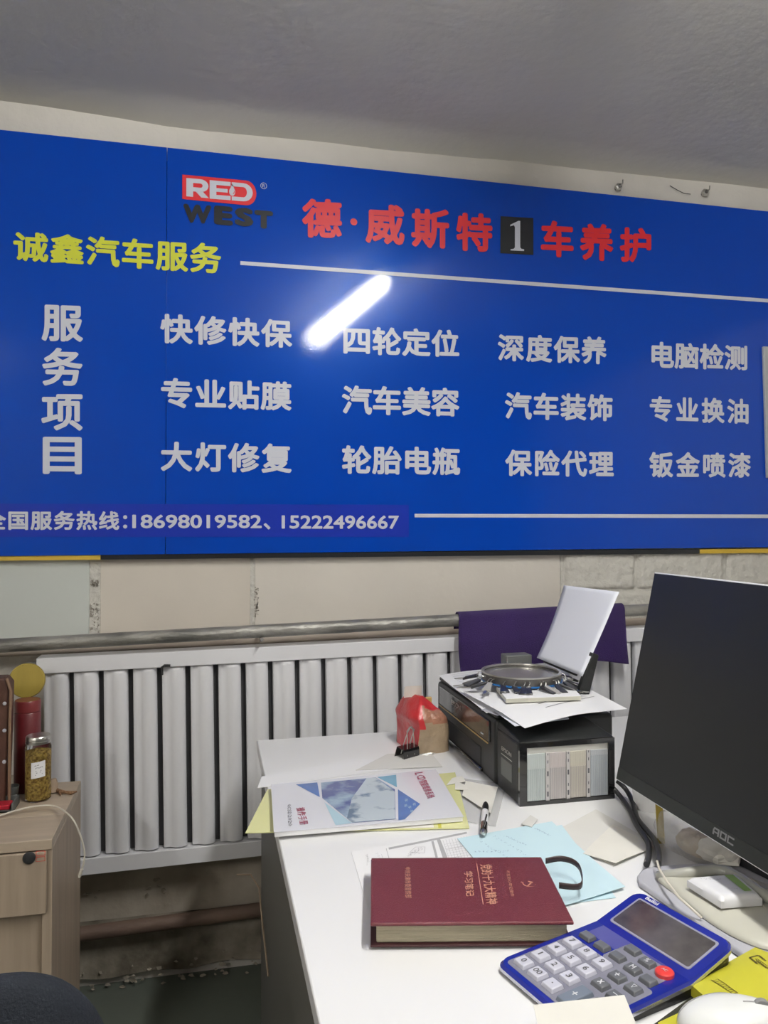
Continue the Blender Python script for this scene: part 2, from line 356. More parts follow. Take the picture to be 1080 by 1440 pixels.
for k, (px, y0, y1, wpx) in enumerate(((133, 816, 824, 9), (133, 848, 890, 10), (360, 826, 868, 5))):
    g = MB()
    for i in range(46):
        q = Py(px + random.uniform(-wpx, wpx) * .6, random.uniform(y0, y1), YW - .006); s = random.uniform(.0012, .0035)
        g.add([q + Vector((s * math.cos(a) * random.uniform(.5, 1.3), -.002 * (1 if j == 0 else 0), s * math.sin(a) * random.uniform(.5, 1.5))) for j, a in enumerate([0, 1.2, 2.5, 3.8, 5.1])], [(0, 1, 2, 3, 4)])
    o = build('paint_chips', g, 'mortar', wall); o['kind'] = 'stuff'
# painted concrete blocks at the right, proud of their mortar
mortar = MB().box(Py(788, 830, YW).x, XR - .02, YW - .004, YW, 0.96, 1.30)
build('mortar_bed', mortar, 'plaster_rough', wall)
def block(x0, x1, z0, z1):
    seed = x0 * 7 + z0 * 3
    def f(u, v):
        x = x0 + (x1 - x0) * u; z = z0 + (z1 - z0) * v
        e = min(u, 1 - u) * (x1 - x0); e2 = min(v, 1 - v) * (z1 - z0); k = min(1, min(e, e2) / .012)
        wob = .004 * noise.noise(Vector((x * 30, z * 30, seed))) * (1 - k)
        return Vector((x + wob, YW - .004 - .012 * math.sqrt(k) - .0035 * noise.noise(Vector((x * 35, z * 35, seed))) - .0015 * noise.noise(Vector((x * 120, z * 120, seed))), z + wob))
    g = MB().grid(f, 44, 20)
    build('block', g, 'plaster_rough', wall, smooth=True, auto=False, origin=(x0, YW, z0))
xs = [Py(p, 830, YW).x for p in (792, 893)]; bw = .335
for r, (z0, z1, off) in enumerate(((1.105, 1.235, 0.0), (0.965, 1.098, 0.17))):
    x = xs[1] - bw + .008 - off * 0 - (0 if r == 0 else .42)
    if r == 0:
        block(xs[0], xs[1] - .005, z0, z1); x = xs[1] + .005
    else:
        x = xs[0]; block(x, x + .44, z0, z1); x += .45
    while x < XR - .3:
        block(x, x + bw, z0, z1); x += bw + .01
# damp lower wall below the radiator
def damp(z0, z1, d0, d1):
    def f(u, v):
        x = -1.3 + 3.6 * u; z = z0 + (z1 - z0) * v
        if v == 0: z += .012 * noise.noise(Vector((x * 9, 0, 0)))
        return Vector((x, YW - d0 - (d1 - d0) * v - .004 * noise.noise(Vector((x * 8, z * 8, 0))), z))
    return f
build('damp_plaster', MB().grid(damp(.185, .62, .012, .008), 150, 16), 'damp', wall, smooth=True, auto=False)
build('mouldy_plaster', MB().grid(damp(.03, .19, .022, .014), 150, 10), 'mould', wall, smooth=True, auto=False)
fl = MB()
for i in range(70):                                  # flakes of plaster along the foot of the wall and by the pipe
    if i < 58:
        x = random.uniform(-.35, .5); q = Vector((x, YW - .026 - random.uniform(0, .02), random.choice((.03, .05, .07)) * random.uniform(.1, 1)))
    else:
        q = Vector((random.gauss(random.choice((-.335, -.15)), .018), YW - .02, random.gauss(.27, .012)))
    s = random.uniform(.003, .011)
    vs = [q + Vector((s * math.cos(a) * random.uniform(.5, 1.4), random.uniform(-.005, .0), s * math.sin(a) * random.uniform(.3, .8))) for a in (0, 1.1, 2.3, 3.4, 4.6, 5.6)]
    fl.add(vs + [q + Vector((0, .006, 0))], [(0, 1, 2, 3, 4, 5)] + [(j, 6, (j + 1) % 6) for j in range(6)])
o = build('plaster_flakes', fl, 'flake', wall); o['kind'] = 'stuff'

# ================================================================ CEILING TUBE AND ADDED FILL LIGHT
def tube_lamp(a, b, label, glow, group=None):
    a = Vector(a); b = Vector(b); L = (b - a).length; ang = math.atan2(b.y - a.y, b.x - a.x)
    t = thing('tube_lamp', (a + b) / 2 + Vector((0, 0, .05)), label, 'lamp', ang)
    build('housing', MB().box(-L / 2 - .02, L / 2 + .02, -.05, .05, -.024, 0.0), 'lamp_white', t, bevel=.004, local=True)
    for s in (-1, 1):
        build('end_cap', MB().box(s * L / 2 - .012, s * L / 2 + .012, -.016, .016, -.066, -.02), 'lamp_white', t, bevel=.003, local=True)
    build('tube', MB().tube([(-L / 2 + .012, 0, -.05), (L / 2 - .012, 0, -.05)], .013, 16), glow, t, smooth=True, local=True)
    return t
tube_lamp((.64, -.14, 2.475), (.82, 1.16, 2.475), 'fluorescent tube lamp on the ceiling above the desk, reflected in the blue sign', 'tube_glow')
tube_lamp((-2.0, -1.9, 2.475), (-2.0, -.7, 2.475), 'added fill light in the form of a ceiling tube, unseen at the back left of the room', 'fill_glow')  # fill light added out of view to raise the ambient level

# ================================================================ SIGNBOARD
YS = 2.327
sx0, sx1, sz0, sz1 = -0.85, 2.35, 1.238, 2.432
sign = thing('signboard', (0.7, YS + .01, sz0), 'large glossy blue car service signboard with white, yellow and red lettering on the wall', 'sign')
xseam = Py(234, 450, YS).x
sl = (Py(1080, 297, YS).z - Py(0, 182, YS).z) / (Py(1080, 297, YS).x - Py(0, 182, YS).x)
for a, e in ((sx0, xseam - .0008), (xseam + .0008, sx1)):
    g = MB(); zt = lambda x: 2.433 + sl * (x + .57); zb = lambda x: 1.237 + .003 * (x + .57)
    g.add([(a, YS, zb(a)), (e, YS, zb(e)), (e, YS, zt(e)), (a, YS, zt(a)), (a, YS + .018, zb(a)), (e, YS + .018, zb(e)), (e, YS + .018, zt(e)), (a, YS + .018, zt(a))],
          [(0, 1, 2, 3), (5, 4, 7, 6), (1, 5, 6, 2), (4, 0, 3, 7), (3, 2, 6, 7), (4, 5, 1, 0)])
    build('sign_panel', g, 'blue', sign)
g = MB().tube([(xseam, YS + .0012, Py(234, 560, YS).z), (xseam, YS - .0006, Py(234, 480, YS).z), (xseam, YS - .0006, Py(234, 385, YS).z)], .0015, 8)
build('seam_ridge', g, 'blue', sign, smooth=True)
x1, x2 = Py(141, 785, YS).x, Py(985, 778, YS).x
for a, e, m in ((sx0, x1, 'yellow_strip'), (x1, x2, 'black_vinyl'), (x2, sx1, 'yellow_strip')):
    build('frame_strip', MB().box(a, e, YS + .004, YS + .03, 1.224, 1.2385), m, sign)
build('backing_frame', MB().box(sx0 + .01, sx1 - .01, YS + .018, YW, 1.25, 2.40), 'black_matte', sign)
YT = YS - .0009
def P(px, py): return Py(px, py, YT)
# indigo patch behind the telephone line
build('phone_patch', MB().add([P(-90, 708), P(-90, 755), P(575, 755), P(575, 710)], [(0, 1, 2, 3)]), 'blue_patch', sign)
YT = YS - .0018
rows = [('快修快保', 227, 409, 441, 482, 450, 489), ('专业贴膜', 227, 409, 531, 573, 537, 577), ('大灯修复', 227, 409, 621, 662, 624, 665),
        ('四轮定位', 482, 645, 458, 498, 464.5, 502), ('汽车美容', 482, 645, 541.5, 582, 546, 585.5), ('轮胎电瓶', 482, 646, 626, 666, 629.5, 668),
        ('深度保养', 701, 852, 469.5, 507, 474, 512), ('汽车装饰', 711, 861, 551, 589, 555, 592), ('保险代理', 712, 862, 632, 669, 634, 670.5),
        ('电脑检测', 914, 1051, 480, 517, 486, 520.5), ('专业换油', 914, 1053, 557, 592, 561, 596), ('钣金喷漆', 914, 1055, 635.5, 671, 637, 671.5)]
for s, l, r, tl, bl_, tr, br_ in rows:
    g = MB(); cjk_line(g, s, P(l, bl_), P(r, br_), P(l, tl), P(r, tr), 1.0, .033)
    build('service_lettering', g, 'white_vinyl', sign)
for ch, t0, b0, t1, b1 in (('服', 426, 479, 428, 480.5), ('务', 488.5, 542, 489.5, 543), ('项', 551.5, 605, 552, 605.5), ('目', 614.5, 666.5, 615, 667)):
    g = MB(); bb = EM if ch != '目' else (.13, .865, -.10, .80)
    put_glyphs(g, ch, lerp2(P(60, b0), P(115, b1), P(60, t0), P(115, t1)), .028, bb)
    build('heading_letter', g, 'white_vinyl', sign)
g = MB(); cjk_line(g, '全国服务热线', P(-22, 745), P(167, 745), P(-22, 718), P(167, 719), 1.0, .030)
build('phone_lettering', g, 'white_vinyl', sign); g = MB()
put_glyphs(g, '：', lerp2(P(170, 745), P(196, 745), P(170, 719), P(196, 719)), .03, EM)
put_glyphs(g, '18698019582', lerp2(P(186, 743), P(368, 743), P(186, 723.5), P(368, 724)), .024)
build('phone_number', g, 'white_vinyl', sign); g = MB()
put_glyphs(g, '、', lerp2(P(371, 745), P(397, 745), P(371, 719), P(397, 719)), .03, EM); build('phone_comma', g, 'white_vinyl', sign); g = MB()
put_glyphs(g, '15222496667', lerp2(P(396, 743.5), P(561, 744), P(396, 724.5), P(561, 725)), .024)
build('phone_number', g, 'white_vinyl', sign)
g = MB(); cjk_line(g, '诚鑫汽车服务', P(20, 366), P(310, 385), P(20, 325), P(310, 343), 1.05, .032)
build('name_lettering', g, 'yellow_vinyl', sign)
g = MB()
for ch, l, r, tl, bl_, tr, br_ in (('德', 427, 479, 279, 333, 281, 335), ('威', 516, 567, 286.5, 341, 289, 344), ('斯', 580, 630, 292.5, 346.5, 295, 349),
                                   ('特', 643, 691, 299, 351.5, 301, 354), ('车', 761, 806, 310, 360, 312, 362), ('养', 817, 861, 314.5, 364.5, 316, 367), ('护', 873, 916, 319.5, 367.5, 321, 369)):
    g = MB(); put_glyphs(g, ch, lerp2(P(l, bl_), P(r, br_), P(l, tl), P(r, tr)), .036, EM); build('title_character', g, 'red_vinyl', sign)
g = MB()
cx = P(497.5, 312); g.add([cx + Vector((.011 * math.cos(2 * PI * i / 20), 0, .011 * math.sin(2 * PI * i / 20))) for i in range(20)], [tuple(range(20))])
build('title_dot', g, 'red_vinyl', sign)
build('number_square', MB().add([P(703.5, 356), P(750, 358.5), P(750, 306.5), P(704, 304)], [(0, 1, 2, 3)]), 'black_vinyl', sign)
one = [(.12, .02), (.88, .0), (.88, .06), (.72, .075), (.66, .12), (.66, 1.0), (.56, 1.0), (.10, .86), (.10, .81), (.30, .85), (.36, .80), (.36, .12), (.30, .075), (.12, .06)]
YT = YS - .0026; f = lerp2(P(715, 353), P(740, 353), P(715, 310), P(740, 311))
build('number_one', MB().add([f(u, v) for u, v in one], [tuple(range(len(one)))]), 'white_vinyl', sign)
YT = YS - .0018
g = MB(); g.add([P(338, 372.5), P(1300, 441), P(1300, 436), P(338, 367)], [(0, 1, 2, 3)])
build('rule_line', g, 'white_vinyl', sign)
g = MB(); g.add([P(583, 727.5), P(1300, 729), P(1300, 724), P(583, 722.5)], [(0, 1, 2, 3)])
build('rule_line', g, 'white_vinyl', sign)
# the logo
lf = lerp2(P(256.3, 279.8), P(360.5, 290), P(256.3, 245.4), P(360.5, 255.2))
pl = [(0, 0), (.86, 0)] + [(.86 + .14 * math.sin(a), .5 - .5 * math.cos(a)) for a in [PI * i / 14 for i in range(1, 14)]] + [(.86, 1), (0, 1)]
logo = build('logo_plate', MB().add([lf(u, v) for u, v in pl], [tuple(range(len(pl)))]), 'red_vinyl', sign)
YT = YS - .0026
g = MB()
def strokes(f, polys): 
    for p in polys: g.add([f(u, v) for u, v in p], [tuple(range(len(p)))])
f = lerp2(P(262, 276), P(293.8, 278.7), P(262, 250.2), P(293.8, 253))
def band_shape(outer, inner):
    n = len(outer); return [[outer[i], outer[i + 1], inner[i + 1], inner[i]] for i in range(n - 1)]
arc = lambda cx_, cy_, rx, ry, a0, a1, n=10: [(cx_ + rx * math.cos(a0 + (a1 - a0) * i / n), cy_ + ry * math.sin(a0 + (a1 - a0) * i / n)) for i in range(n + 1)]
strokes(f, [[(0, 0), (.3, 0), (.3, .76), (0, .76)], [(0, .76), (.62, .76), (.62, 1), (0, 1)], [(.3, .30), (.62, .30), (.62, .53), (.3, .53)], [(.42, .30), (.72, .34), (1.0, 0), (.66, 0)]])
strokes(f, band_shape(arc(.62, .65, .36, .35, -PI / 2, PI / 2), arc(.62, .645, .10, .115, -PI / 2, PI / 2)))
f = lerp2(P(294.8, 279.3), P(324.3, 281.5), P(294.8, 253.2), P(324.3, 256))
strokes(f, [[(0, 0), (.32, 0), (.32, 1), (0, 1)], [(.32, 0), (1, 0), (1, .23), (.32, .23)], [(.32, .40), (.86, .40), (.86, .60), (.32, .60)], [(.32, .77), (1, .77), (1, 1), (.32, 1)]])
f = lerp2(P(325.8, 281.8), P(355.5, 284.2), P(325.8, 256.2), P(355.5, 258.6))
strokes(f, [[(0, 0), (.55, 0), (.55, .22), (0, .22)], [(0, .78), (.55, .78), (.55, 1), (0, 1)]])
strokes(f, band_shape(arc(.55, .5, .45, .5, -PI / 2, PI / 2), arc(.55, .5, .17, .28, -PI / 2, PI / 2)))
dr = lerp2(P(322, 275), P(331, 275.8), P(322, 257.5), P(331, 258.3))
dp = [(.5, 1.0)] + [(.5 + .48 * math.cos(a), .33 + .33 * math.sin(a)) for a in [.75 - (2 * PI - 1.6 + .1) * i / 16 for i in range(17)]]
strokes(dr, [dp[::-1]])
build('logo_letters', g, 'white_vinyl', sign)
g = MB(); YT = YS - .0032
f2 = lerp2(P(326.4, 272.5), P(330, 272.8), P(326.4, 267), P(330, 267.4)); g.add([f2(u, v) for u, v in ((.2, 0), (.8, .1), (1, .6), (.7, 1), (.75, .5))], [(0, 1, 2, 3, 4)])
build('logo_drop_mark', g, 'red_vinyl', sign)
YT = YS - .0018; g = MB()
put_glyphs(g, 'W', lerp2(P(257.5, 313), P(297.5, 315.5), P(257.5, 286.3), P(297.5, 289)), .065)
put_glyphs(g, 'E', lerp2(P(301, 315.2), P(327.6, 317.6), P(301, 288.6), P(327.6, 291)), .065)
put_glyphs(g, 'S', lerp2(P(330, 317), P(356.5, 319.8), P(330, 290.8), P(356.5, 293.4)), .065)
put_glyphs(g, 'T', lerp2(P(357.8, 320.3), P(384, 322.8), P(357.8, 295), P(384, 297.3)), .065)
build('logo_black_letters', g, 'black_vinyl', sign)
g = MB(); cx = P(370.8, 261.3)
for i in range(20):
    a, b_ = 2 * PI * i / 20, 2 * PI * (i + 1) / 20
    g.add([cx + Vector((r * math.cos(t), 0, r * math.sin(t))) for r, t in ((.0098, a), (.0098, b_), (.0082, b_), (.0082, a))], [(0, 1, 2, 3)])
put_glyphs(g, 'R', lerp2(cx + Vector((-.004, 0, -.005)), cx + Vector((.0045, 0, -.005)), cx + Vector((-.004, 0, .005)), cx + Vector((.0045, 0, .005))), .01)
build('registered_mark', g, 'white_vinyl', sign)
# pale sheet at the right end of the sign
q0 = Py(1073.5, 487, YS - .01); q1 = Py(1079, 672, YS - .01)
tag(build('door_hinge_strip', MB().add([(q0.x, YS - .012, q0.z), (q0.x + .12, YS - .012, q0.z), (q0.x + .132, YS - .012, q1.z), (q0.x + .012, YS - .012, q1.z),
      (q0.x, YS - .0004, q0.z), (q0.x + .12, YS - .0004, q0.z), (q0.x + .132, YS - .0004, q1.z), (q0.x + .012, YS - .0004, q1.z)],
      [(3, 2, 1, 0), (4, 5, 6, 7), (0, 1, 5, 4), (2, 3, 7, 6), (0, 4, 7, 3), (1, 2, 6, 5)]), 'switch_white', bevel=.002),
    'pale grey upright plate fixed on the blue sign at the right edge of the picture', 'plate').name = 'wall_plate'
# anchor bolts over the sign
for px, py, lab in ((867, 265, 'small metal anchor bolt in the plaster above the sign, left one of two'), (988, 273, 'small metal anchor bolt in the plaster above the sign, right one of two')):
    q = Py(px, py, YW - .012); t = thing('anchor_bolt', (q.x, YW - .012, q.z), lab, 'bolt')
    R = Matrix.Rotation(PI / 2, 4, 'X')
    build('sleeve', MB().lathe([(.006, -.012), (.006, .025), (.0045, .026)], n=12, T=R), 'dark_steel', t, smooth=True, local=True)
    build('nut', MB().lathe([(.0125, .008), (.0125, .018), (.006, .020)], n=6, T=R), 'steel', t, local=True)
    g = MB().tube([(.0, -.025, -.004), (.006, -.03, .006), (.004, -.034, .016)], .002, 6)
    build('wire_hook', g, 'dark_steel', t, smooth=True, local=True)
g = MB().tube([Py(942, 261, YW - .018), Py(952, 267, YW - .02), Py(962, 272, YW - .02), Py(971, 273, YW - .018)], .0012, 6)
tag(build('loose_wire', g, 'black_matte', smooth=True), 'thin dark bent wire lying against the plaster between the two bolts', 'wire')

# ================================================================ PIPES, RADIATOR, TOWEL
def pipe(name, m, y, a, b, r, label, collars=()):
    A = Py(a[0], a[1], y); B = Py(b[0], b[1], y); d = (B - A) / (B.x - A.x)
    s = A + d * (-1.6 - A.x); e = A + d * (3.1 - A.x)
    t = thing(name, s, label, 'pipe')
    n = 60; pts = [s + (e - s) * i / n for i in range(n + 1)]
    build('pipe_run', MB().tube(pts, r, 20), m, t, smooth=True)
    return t, A, d
_, PA, Pd = pipe('heating_pipe', 'pipe', 2.225, (0, 908), (645, 872), .0185, 'thick worn silver grey heating pipe running along the wall above the radiator')
pipe('heating_pipe', 'pipe_cream', 2.321, (0, 916), (400, 898), .0155, 'dull brownish cream pipe behind and just below the silver grey pipe')
pipe('heating_pipe', 'pipe_rust', 2.30, (111, 1314), (361, 1280), .020, 'rusty brown pipe low on the damp wall under the radiator')
for x, side in ((.15, 'left of the purple towel'), (1.6, 'hidden behind the monitor')):                        # brackets that carry the two upper pipes
    q = PA + Pd * (x - PA.x)
    tag(build('pipe_bracket', MB().tube([(x, YW, q.z - .01), (x, 2.29, q.z - .012), (x, 2.225, q.z - .026), (x, 2.2, q.z - .02)], .005, 8), 'dark_steel', smooth=True),
        'small steel bracket holding the heating pipes off the wall, ' + side, 'bracket', 'brackets behind the heating pipes')
th = -math.radians(.85)
rad = thing('radiator', (-.452, 2.25, .963), 'long white enamelled steel column radiator on the wall behind the desk', 'radiator', R=Matrix.Rotation(th, 4, 'Y'))
RL = 2.45
build('top_rail', MB().box(0, RL, -.012, .05, -.043, 0), 'radiator', rad, bevel=.002, local=True)
build('bottom_rail', MB().box(.0, RL, -.012, .05, -.598, -.553), 'radiator', rad, bevel=.002, local=True)
build('back_plate', MB().box(.02, RL - .02, .030, .046, -.575, -.02), 'radiator_back', rad, local=True)
prof = [(0, .022), (.0006, .004), (.003, .001), (.012, .001), (.019, .0015), (.026, -.003), (.036, -.0080), (.048, -.0085), (.057, -.0055), (.063, -.001), (.0660, .004), (.0666, .022)]
def column(x0):
    rows_ = [(-.549, 1.0, 0), (-.3, 1, 0), (-.075, 1.0, 0), (-.056, .96, 0), (-.048, .8, 0), (-.0435, .45, 0), (-.0425, .15, 0)]
    vs = []
    for z, k, _ in rows_:
        for x, y in prof: vs.append(Vector((x0 + .0012 + x * .96, (y if y > 0 else y * k) + (.003 * (1 - k)), z + (.006 * math.sin(PI * x / .067) * 0 if z > -.06 else 0))))
    n = len(prof); fs = [(j * n + i, j * n + i + 1, (j + 1) * n + i + 1, (j + 1) * n + i) for j in range(len(rows_) - 1) for i in range(n - 1)]
    return MB().add(vs, fs)
first = None
k = 0; x0 = -.367 + .452 - .0777 + .006
cols = int((RL - .02) / .0777)
for k in range(cols):
    x = x0 + k * .0777
    if first is None:
        first = build('column', column(0), 'radiator', rad, smooth=True, auto=False, local=True); first.location = (x, 0, 0)
    else:
        o = first.copy(); COL.objects.link(o); o.location = (x, 0, 0)
build('air_valve', MB().tube([(-.004, .01, -.02), (-.03, .01, -.02)], .008, 8).tube([(-.026, .01, -.02), (-.036, .01, -.02)], .004, 8), 'dark_steel', rad, smooth=True, local=True)
q = Py(228, 940, 2.235)
tag(build('key_tool', MB().tube([q + Vector((0, 0, -.018)), q + Vector((0, 0, .004)), q + Vector((.006, 0, .008)), q + Vector((.022, 0, .007))], .0035, 8), 'black_matte', smooth=True),
    'tiny black hooked metal piece stuck under the radiator top rail', 'hook')
# towel over the pipe
xA, xB = Py(645, 870, 2.2).x, Py(878, 860, 2.2).x
def towel(u, v):
    x = xA + (xB - xA) * u; zc = (PA + Pd * (x - PA.x)).z; R = .024
    front = .150 + .016 * math.sin(u * 5.2 + .6) + .02 * u - .012 * math.exp(-((u - .5) / .3) ** 2); back = .03
    L = front + PI * R + back; s = v * L
    if s < back: y = 2.225 + R; z = zc - (back - s)
    elif s < back + PI * R: a = (s - back) / R; y = 2.225 + R * math.cos(a); z = zc + R * math.sin(a)
    else: d = s - back - PI * R; y = 2.225 - R - .012 * min(1, d / .06) - .007 * math.sin(u * 14) * min(1, d / .1); z = zc - d
    x += .008 * v * math.sin(u * 3) + .004 * math.sin(v * 7) * (1 if u in (0, 1) else 0)
    return Vector((x, y, z))
g = MB().grid(towel, 60, 50); o = build('towel', g, 'purple', smooth=True, auto=False)
md = o.modifiers.new('solid', 'SOLIDIFY'); md.thickness = .003; md.offset = 0
tag(o, 'deep purple towel hung over the silver grey pipe behind the printer', 'towel')

# ================================================================ DESK
DZ = .75
desk = thing('desk', (.9, 1.4, 0), 'white laminate office desk with a dark grey side, in front of the radiator', 'desk')
dc = [Pz(361, 1041, DZ), Pz(449, 1440, DZ)]
dirL = (dc[1] - dc[0]).normalized(); pfar = dc[0]; pnear = dc[0] + dirL * 1.75
dy = Vector((1, .012, 0)); R_ = pfar + dy * 1.55; RN = pnear + dy * 1.55
g = MB().prism([(pnear.x, pnear.y), (RN.x, RN.y), (R_.x, R_.y), (pfar.x, pfar.y)], DZ - .028, DZ)
build('desktop', g, 'desk', desk, bevel=.0025)
g = MB().box(pfar.x + .012, pfar.x + .03, pnear.y + .55, pfar.y - .012, 0, DZ - .028); build('side_panel', g, 'desk_side', desk)
g = MB().box(R_.x - .04, R_.x - .022, pnear.y + .05, pfar.y - .012, 0, DZ - .028); build('side_panel', g, 'desk_side', desk)
g = MB().box(pfar.x + .03, R_.x - .04, pfar.y - .06, pfar.y - .042, .12, DZ - .028); build('back_panel', g, 'desk_side', desk)
g = MB().box(pfar.x + .03, R_.x - .04, 1.2, pfar.y - .06, DZ - .13, DZ - .112); build('under_shelf', g, 'desk_side', desk)
q = [Py(338, 1226, 2.1), Py(352, 1224, 2.0), Py(360, 1226, 1.9), Py(366, 1244, 1.75), Py(384, 1268, 1.6), Py(392, 1280, 1.5)]
tag(build('hanging_cord', MB().tube([(pfar.x - .05, 2.10, .39), (pfar.x - .015, 2.07, .40), (pfar.x + .002, 2.0, .395), (pfar.x + .004, 1.88, .35), (pfar.x + .006, 1.74, .32)], .0022, 8), 'root', smooth=True),
    'thin grey cord hooked around the dark left side of the desk', 'cord')

# ================================================================ SHEET HELPERS
def quad_pts(px, z): return [Pz(a, b, z) for a, b in px]
def sheet(name, px, z, m, label, cat='paper', th=.0007, curl=None, nu=14, nv=14, parent=None, build_only=False):
    """four picture corners (near-left, near-right, far-right, far-left) of a sheet lying at height z"""
    A, B, C_, D = quad_pts(px, z); f = lerp2(A, B, D, C_)
    def g_(u, v):
        p = f(u, v).copy()
        if curl: p.z += curl(u, v)
        return p
    mb = MB().slab(g_, nu, nv, th)
    o = build(name, mb, m, parent, smooth=True)
    if not build_only and parent is None: tag(o, label, cat)
    return o, g_
def decal(parent, name, g_, polys, m, lift=.0005):
    mb = MB()
    for p in polys:
        if len(p) == 4:                              # follow the curl of the sheet in short steps
            for i in range(8):
                a, b = i / 8, (i + 1) / 8; mix = lambda P_, Q_, t: (P_[0] + (Q_[0] - P_[0]) * t, P_[1] + (Q_[1] - P_[1]) * t)
                q = [mix(p[0], p[1], a), mix(p[0], p[1], b), mix(p[3], p[2], b), mix(p[3], p[2], a)]
                mb.add([g_(u, v) + Vector((0, 0, lift)) for u, v in q], [(0, 1, 2, 3)])
        else: mb.add([g_(u, v) + Vector((0, 0, lift)) for u, v in p], [tuple(range(len(p)))])
    return build(name, mb, m, parent)
def line(u0, v0, u1, v1, w, wv=None):
    d = Vector((u1 - u0, v1 - v0)); n = Vector((-d.y, d.x)).normalized() * w
    return [(u0 - n.x, v0 - n.y), (u1 - n.x, v1 - n.y), (u1 + n.x, v1 + n.y), (u0 + n.x, v0 + n.y)]
def scribble(us, vs, n, m=None, s=.01, seed=1):
    rnd = random.Random(seed); out = []
    for i in range(n):
        u = us[0] + (us[1] - us[0]) * i / max(1, n - 1); v = vs[0] + (vs[1] - vs[0]) * i / max(1, n - 1)
        for k in range(3):
            a = rnd.uniform(0, PI); L = rnd.uniform(.4, 1) * s; uu = u + rnd.uniform(-s, s) * .6; vv = v + rnd.uniform(-s, s) * .6
            out.append(line(uu, vv, uu + L * math.cos(a), vv + L * math.sin(a), .0012))
    return out

# ---- stack under the manual
sheet('paper_sheet', [(362, 1108), (600, 1075), (500, 1066), (368, 1092)], DZ + .0012, 'paper', '', build_only=True)[0].name = 'white_sheet'
tag(bpy.data.objects['white_sheet'], 'white sheet of paper sticking out behind the manual cover', 'paper')
bpy.data.objects['white_sheet'].name = 'loose_sheet'
o, g_ = sheet('folder', [(345, 1171), (660, 1164), (640, 1086), (376, 1110)], DZ + .0032, 'yellow_folder', 'yellow plastic document folder lying under the blue and white manual', 'folder', th=.0016)
decal(o, 'folder_seam', g_, [[(.86, 0), (.875, 0), (.875, .1), (.86, .1)]], 'yellow_card', .0004)
decal(o, 'inner_sheet', g_, [[(.15, .012), (.84, .012), (.84, .5), (.15, .5)]], 'paper_cream', .0003)
man = thing('manual', Pz(500, 1130, DZ + .0036), 'thick printed manual with blue triangles and a workshop photo on its white cover', 'booklet')
MC = [(385, 1170), (652, 1146), (613, 1080), (381, 1103)]
A, B, C_, D = quad_pts(MC, DZ + .0175)
def mf(u, v): return lerp2(A, B, D, C_)(u, v) + Vector((0, 0, -.003 * u))
build('page_block', MB().slab(lambda u, v: mf(.004 + u * .992, .004 + v * .992) - Vector((0, 0, .0012)), 14, 6, .0085), 'paper', man)
build('cover', MB().slab(mf, 20, 10, .0009), 'manual_white', man, smooth=True)
cov = [o for o in COL.objects if o.name.startswith('cover')][-1]
def cv(px, py):                                     # picture position -> cover point
    p = Pz(px, py, DZ + .0175); u = v = .5
    for _ in range(30):
        q = lerp2(A, B, D, C_)(u, v); e = p - q
        du = (B - A) * (1 - v) + (C_ - D) * v; dv = (D - A) * (1 - u) + (C_ - B) * u
        det = du.x * dv.y - du.y * dv.x; u += (e.x * dv.y - e.y * dv.x) / det; v += (du.x * e.y - du.y * e.x) / det
    return (u, v)
def cpoly(name, pts, m, lift=.0004): 
    c_ = [cv(*p) for p in pts]
    return decal(man, name, lambda u, v: mf(u, v), [c_], m, lift)
zx = lambda x, y: (340 + x / 2.842, 1020 + y / 2.842)   # reading positions off one enlarged view
cpoly('cover_photo', [zx(316, 228), zx(322, 290), zx(442, 388), zx(615, 372), zx(612, 252), zx(535, 205)], 'm_photo')
cpoly('cover_photo_light', [zx(500, 208), zx(440, 290), zx(420, 370), zx(442, 386), zx(613, 371), zx(611, 262), zx(535, 207)], 'm_photo2', .0007)
cpoly('cover_triangle', [zx(216, 236), zx(302, 227), zx(312, 286)], 'm_blue')
cpoly('cover_triangle', [zx(330, 306), zx(375, 398), zx(440, 389)], 'm_sky')
cpoly('cover_triangle', [zx(540, 204), zx(620, 244), zx(617, 194)], 'm_teal')
cpoly('cover_triangle', [zx(624, 252), zx(626, 376), zx(652, 372), zx(713, 310)], 'm_blue')
g = MB()
p0, p1, p2, p3 = zx(690, 190), zx(716, 186), zx(775, 280), zx(745, 288)
def cq(a, b, c_, d):                                 # quad on the cover as a text map: a=start-bottom, b=end-bottom, c=end-top, d=start-top
    ca, cb, cc, cd_ = cv(*a), cv(*b), cv(*c_), cv(*d)
    def f(u, v):
        uu = (ca[0] * (1 - u) + cb[0] * u) * (1 - v) + (cd_[0] * (1 - u) + cc[0] * u) * v
        vv = (ca[1] * (1 - u) + cb[1] * u) * (1 - v) + (cd_[1] * (1 - u) + cc[1] * u) * v
        return mf(uu, vv) + Vector((0, 0, .0006))
    return f
fq = cq(zx(690, 186), zx(742, 290), zx(776, 282), zx(722, 182))
def run_on(g, txt, fq, bold=.01):
    n = len(txt)
    for i, ch in enumerate(txt): put_glyphs(g, ch, lambda u, v, i=i: fq((i + .06 + u * .88) / n, v), bold, None, res=1)
run_on(g, 'LCD智能维修系统', fq); build('cover_title', g, 'ink_red', man)
g = MB(); run_on(g, '操作手册', cq(zx(216, 330), zx(232, 400), zx(266, 396), zx(252, 326)), .008); build('cover_notes', g, 'ink_red', man)
g = MB(); run_on(g, 'QCSD2020', cq(zx(182, 316), zx(186, 405), zx(202, 403), zx(196, 314)), 0); build('cover_code', g, 'ink', man)
g = MB(); 
for i, (x, y) in enumerate(((650, 290), (664, 318), (672, 334), (648, 312), (682, 306))): run_on(g, '车', cq(zx(x, y), zx(x + 2, y + 13), zx(x + 16, y + 11), zx(x + 12, y - 2)), 0)
build('cover_marks', g, 'm_sky', man)
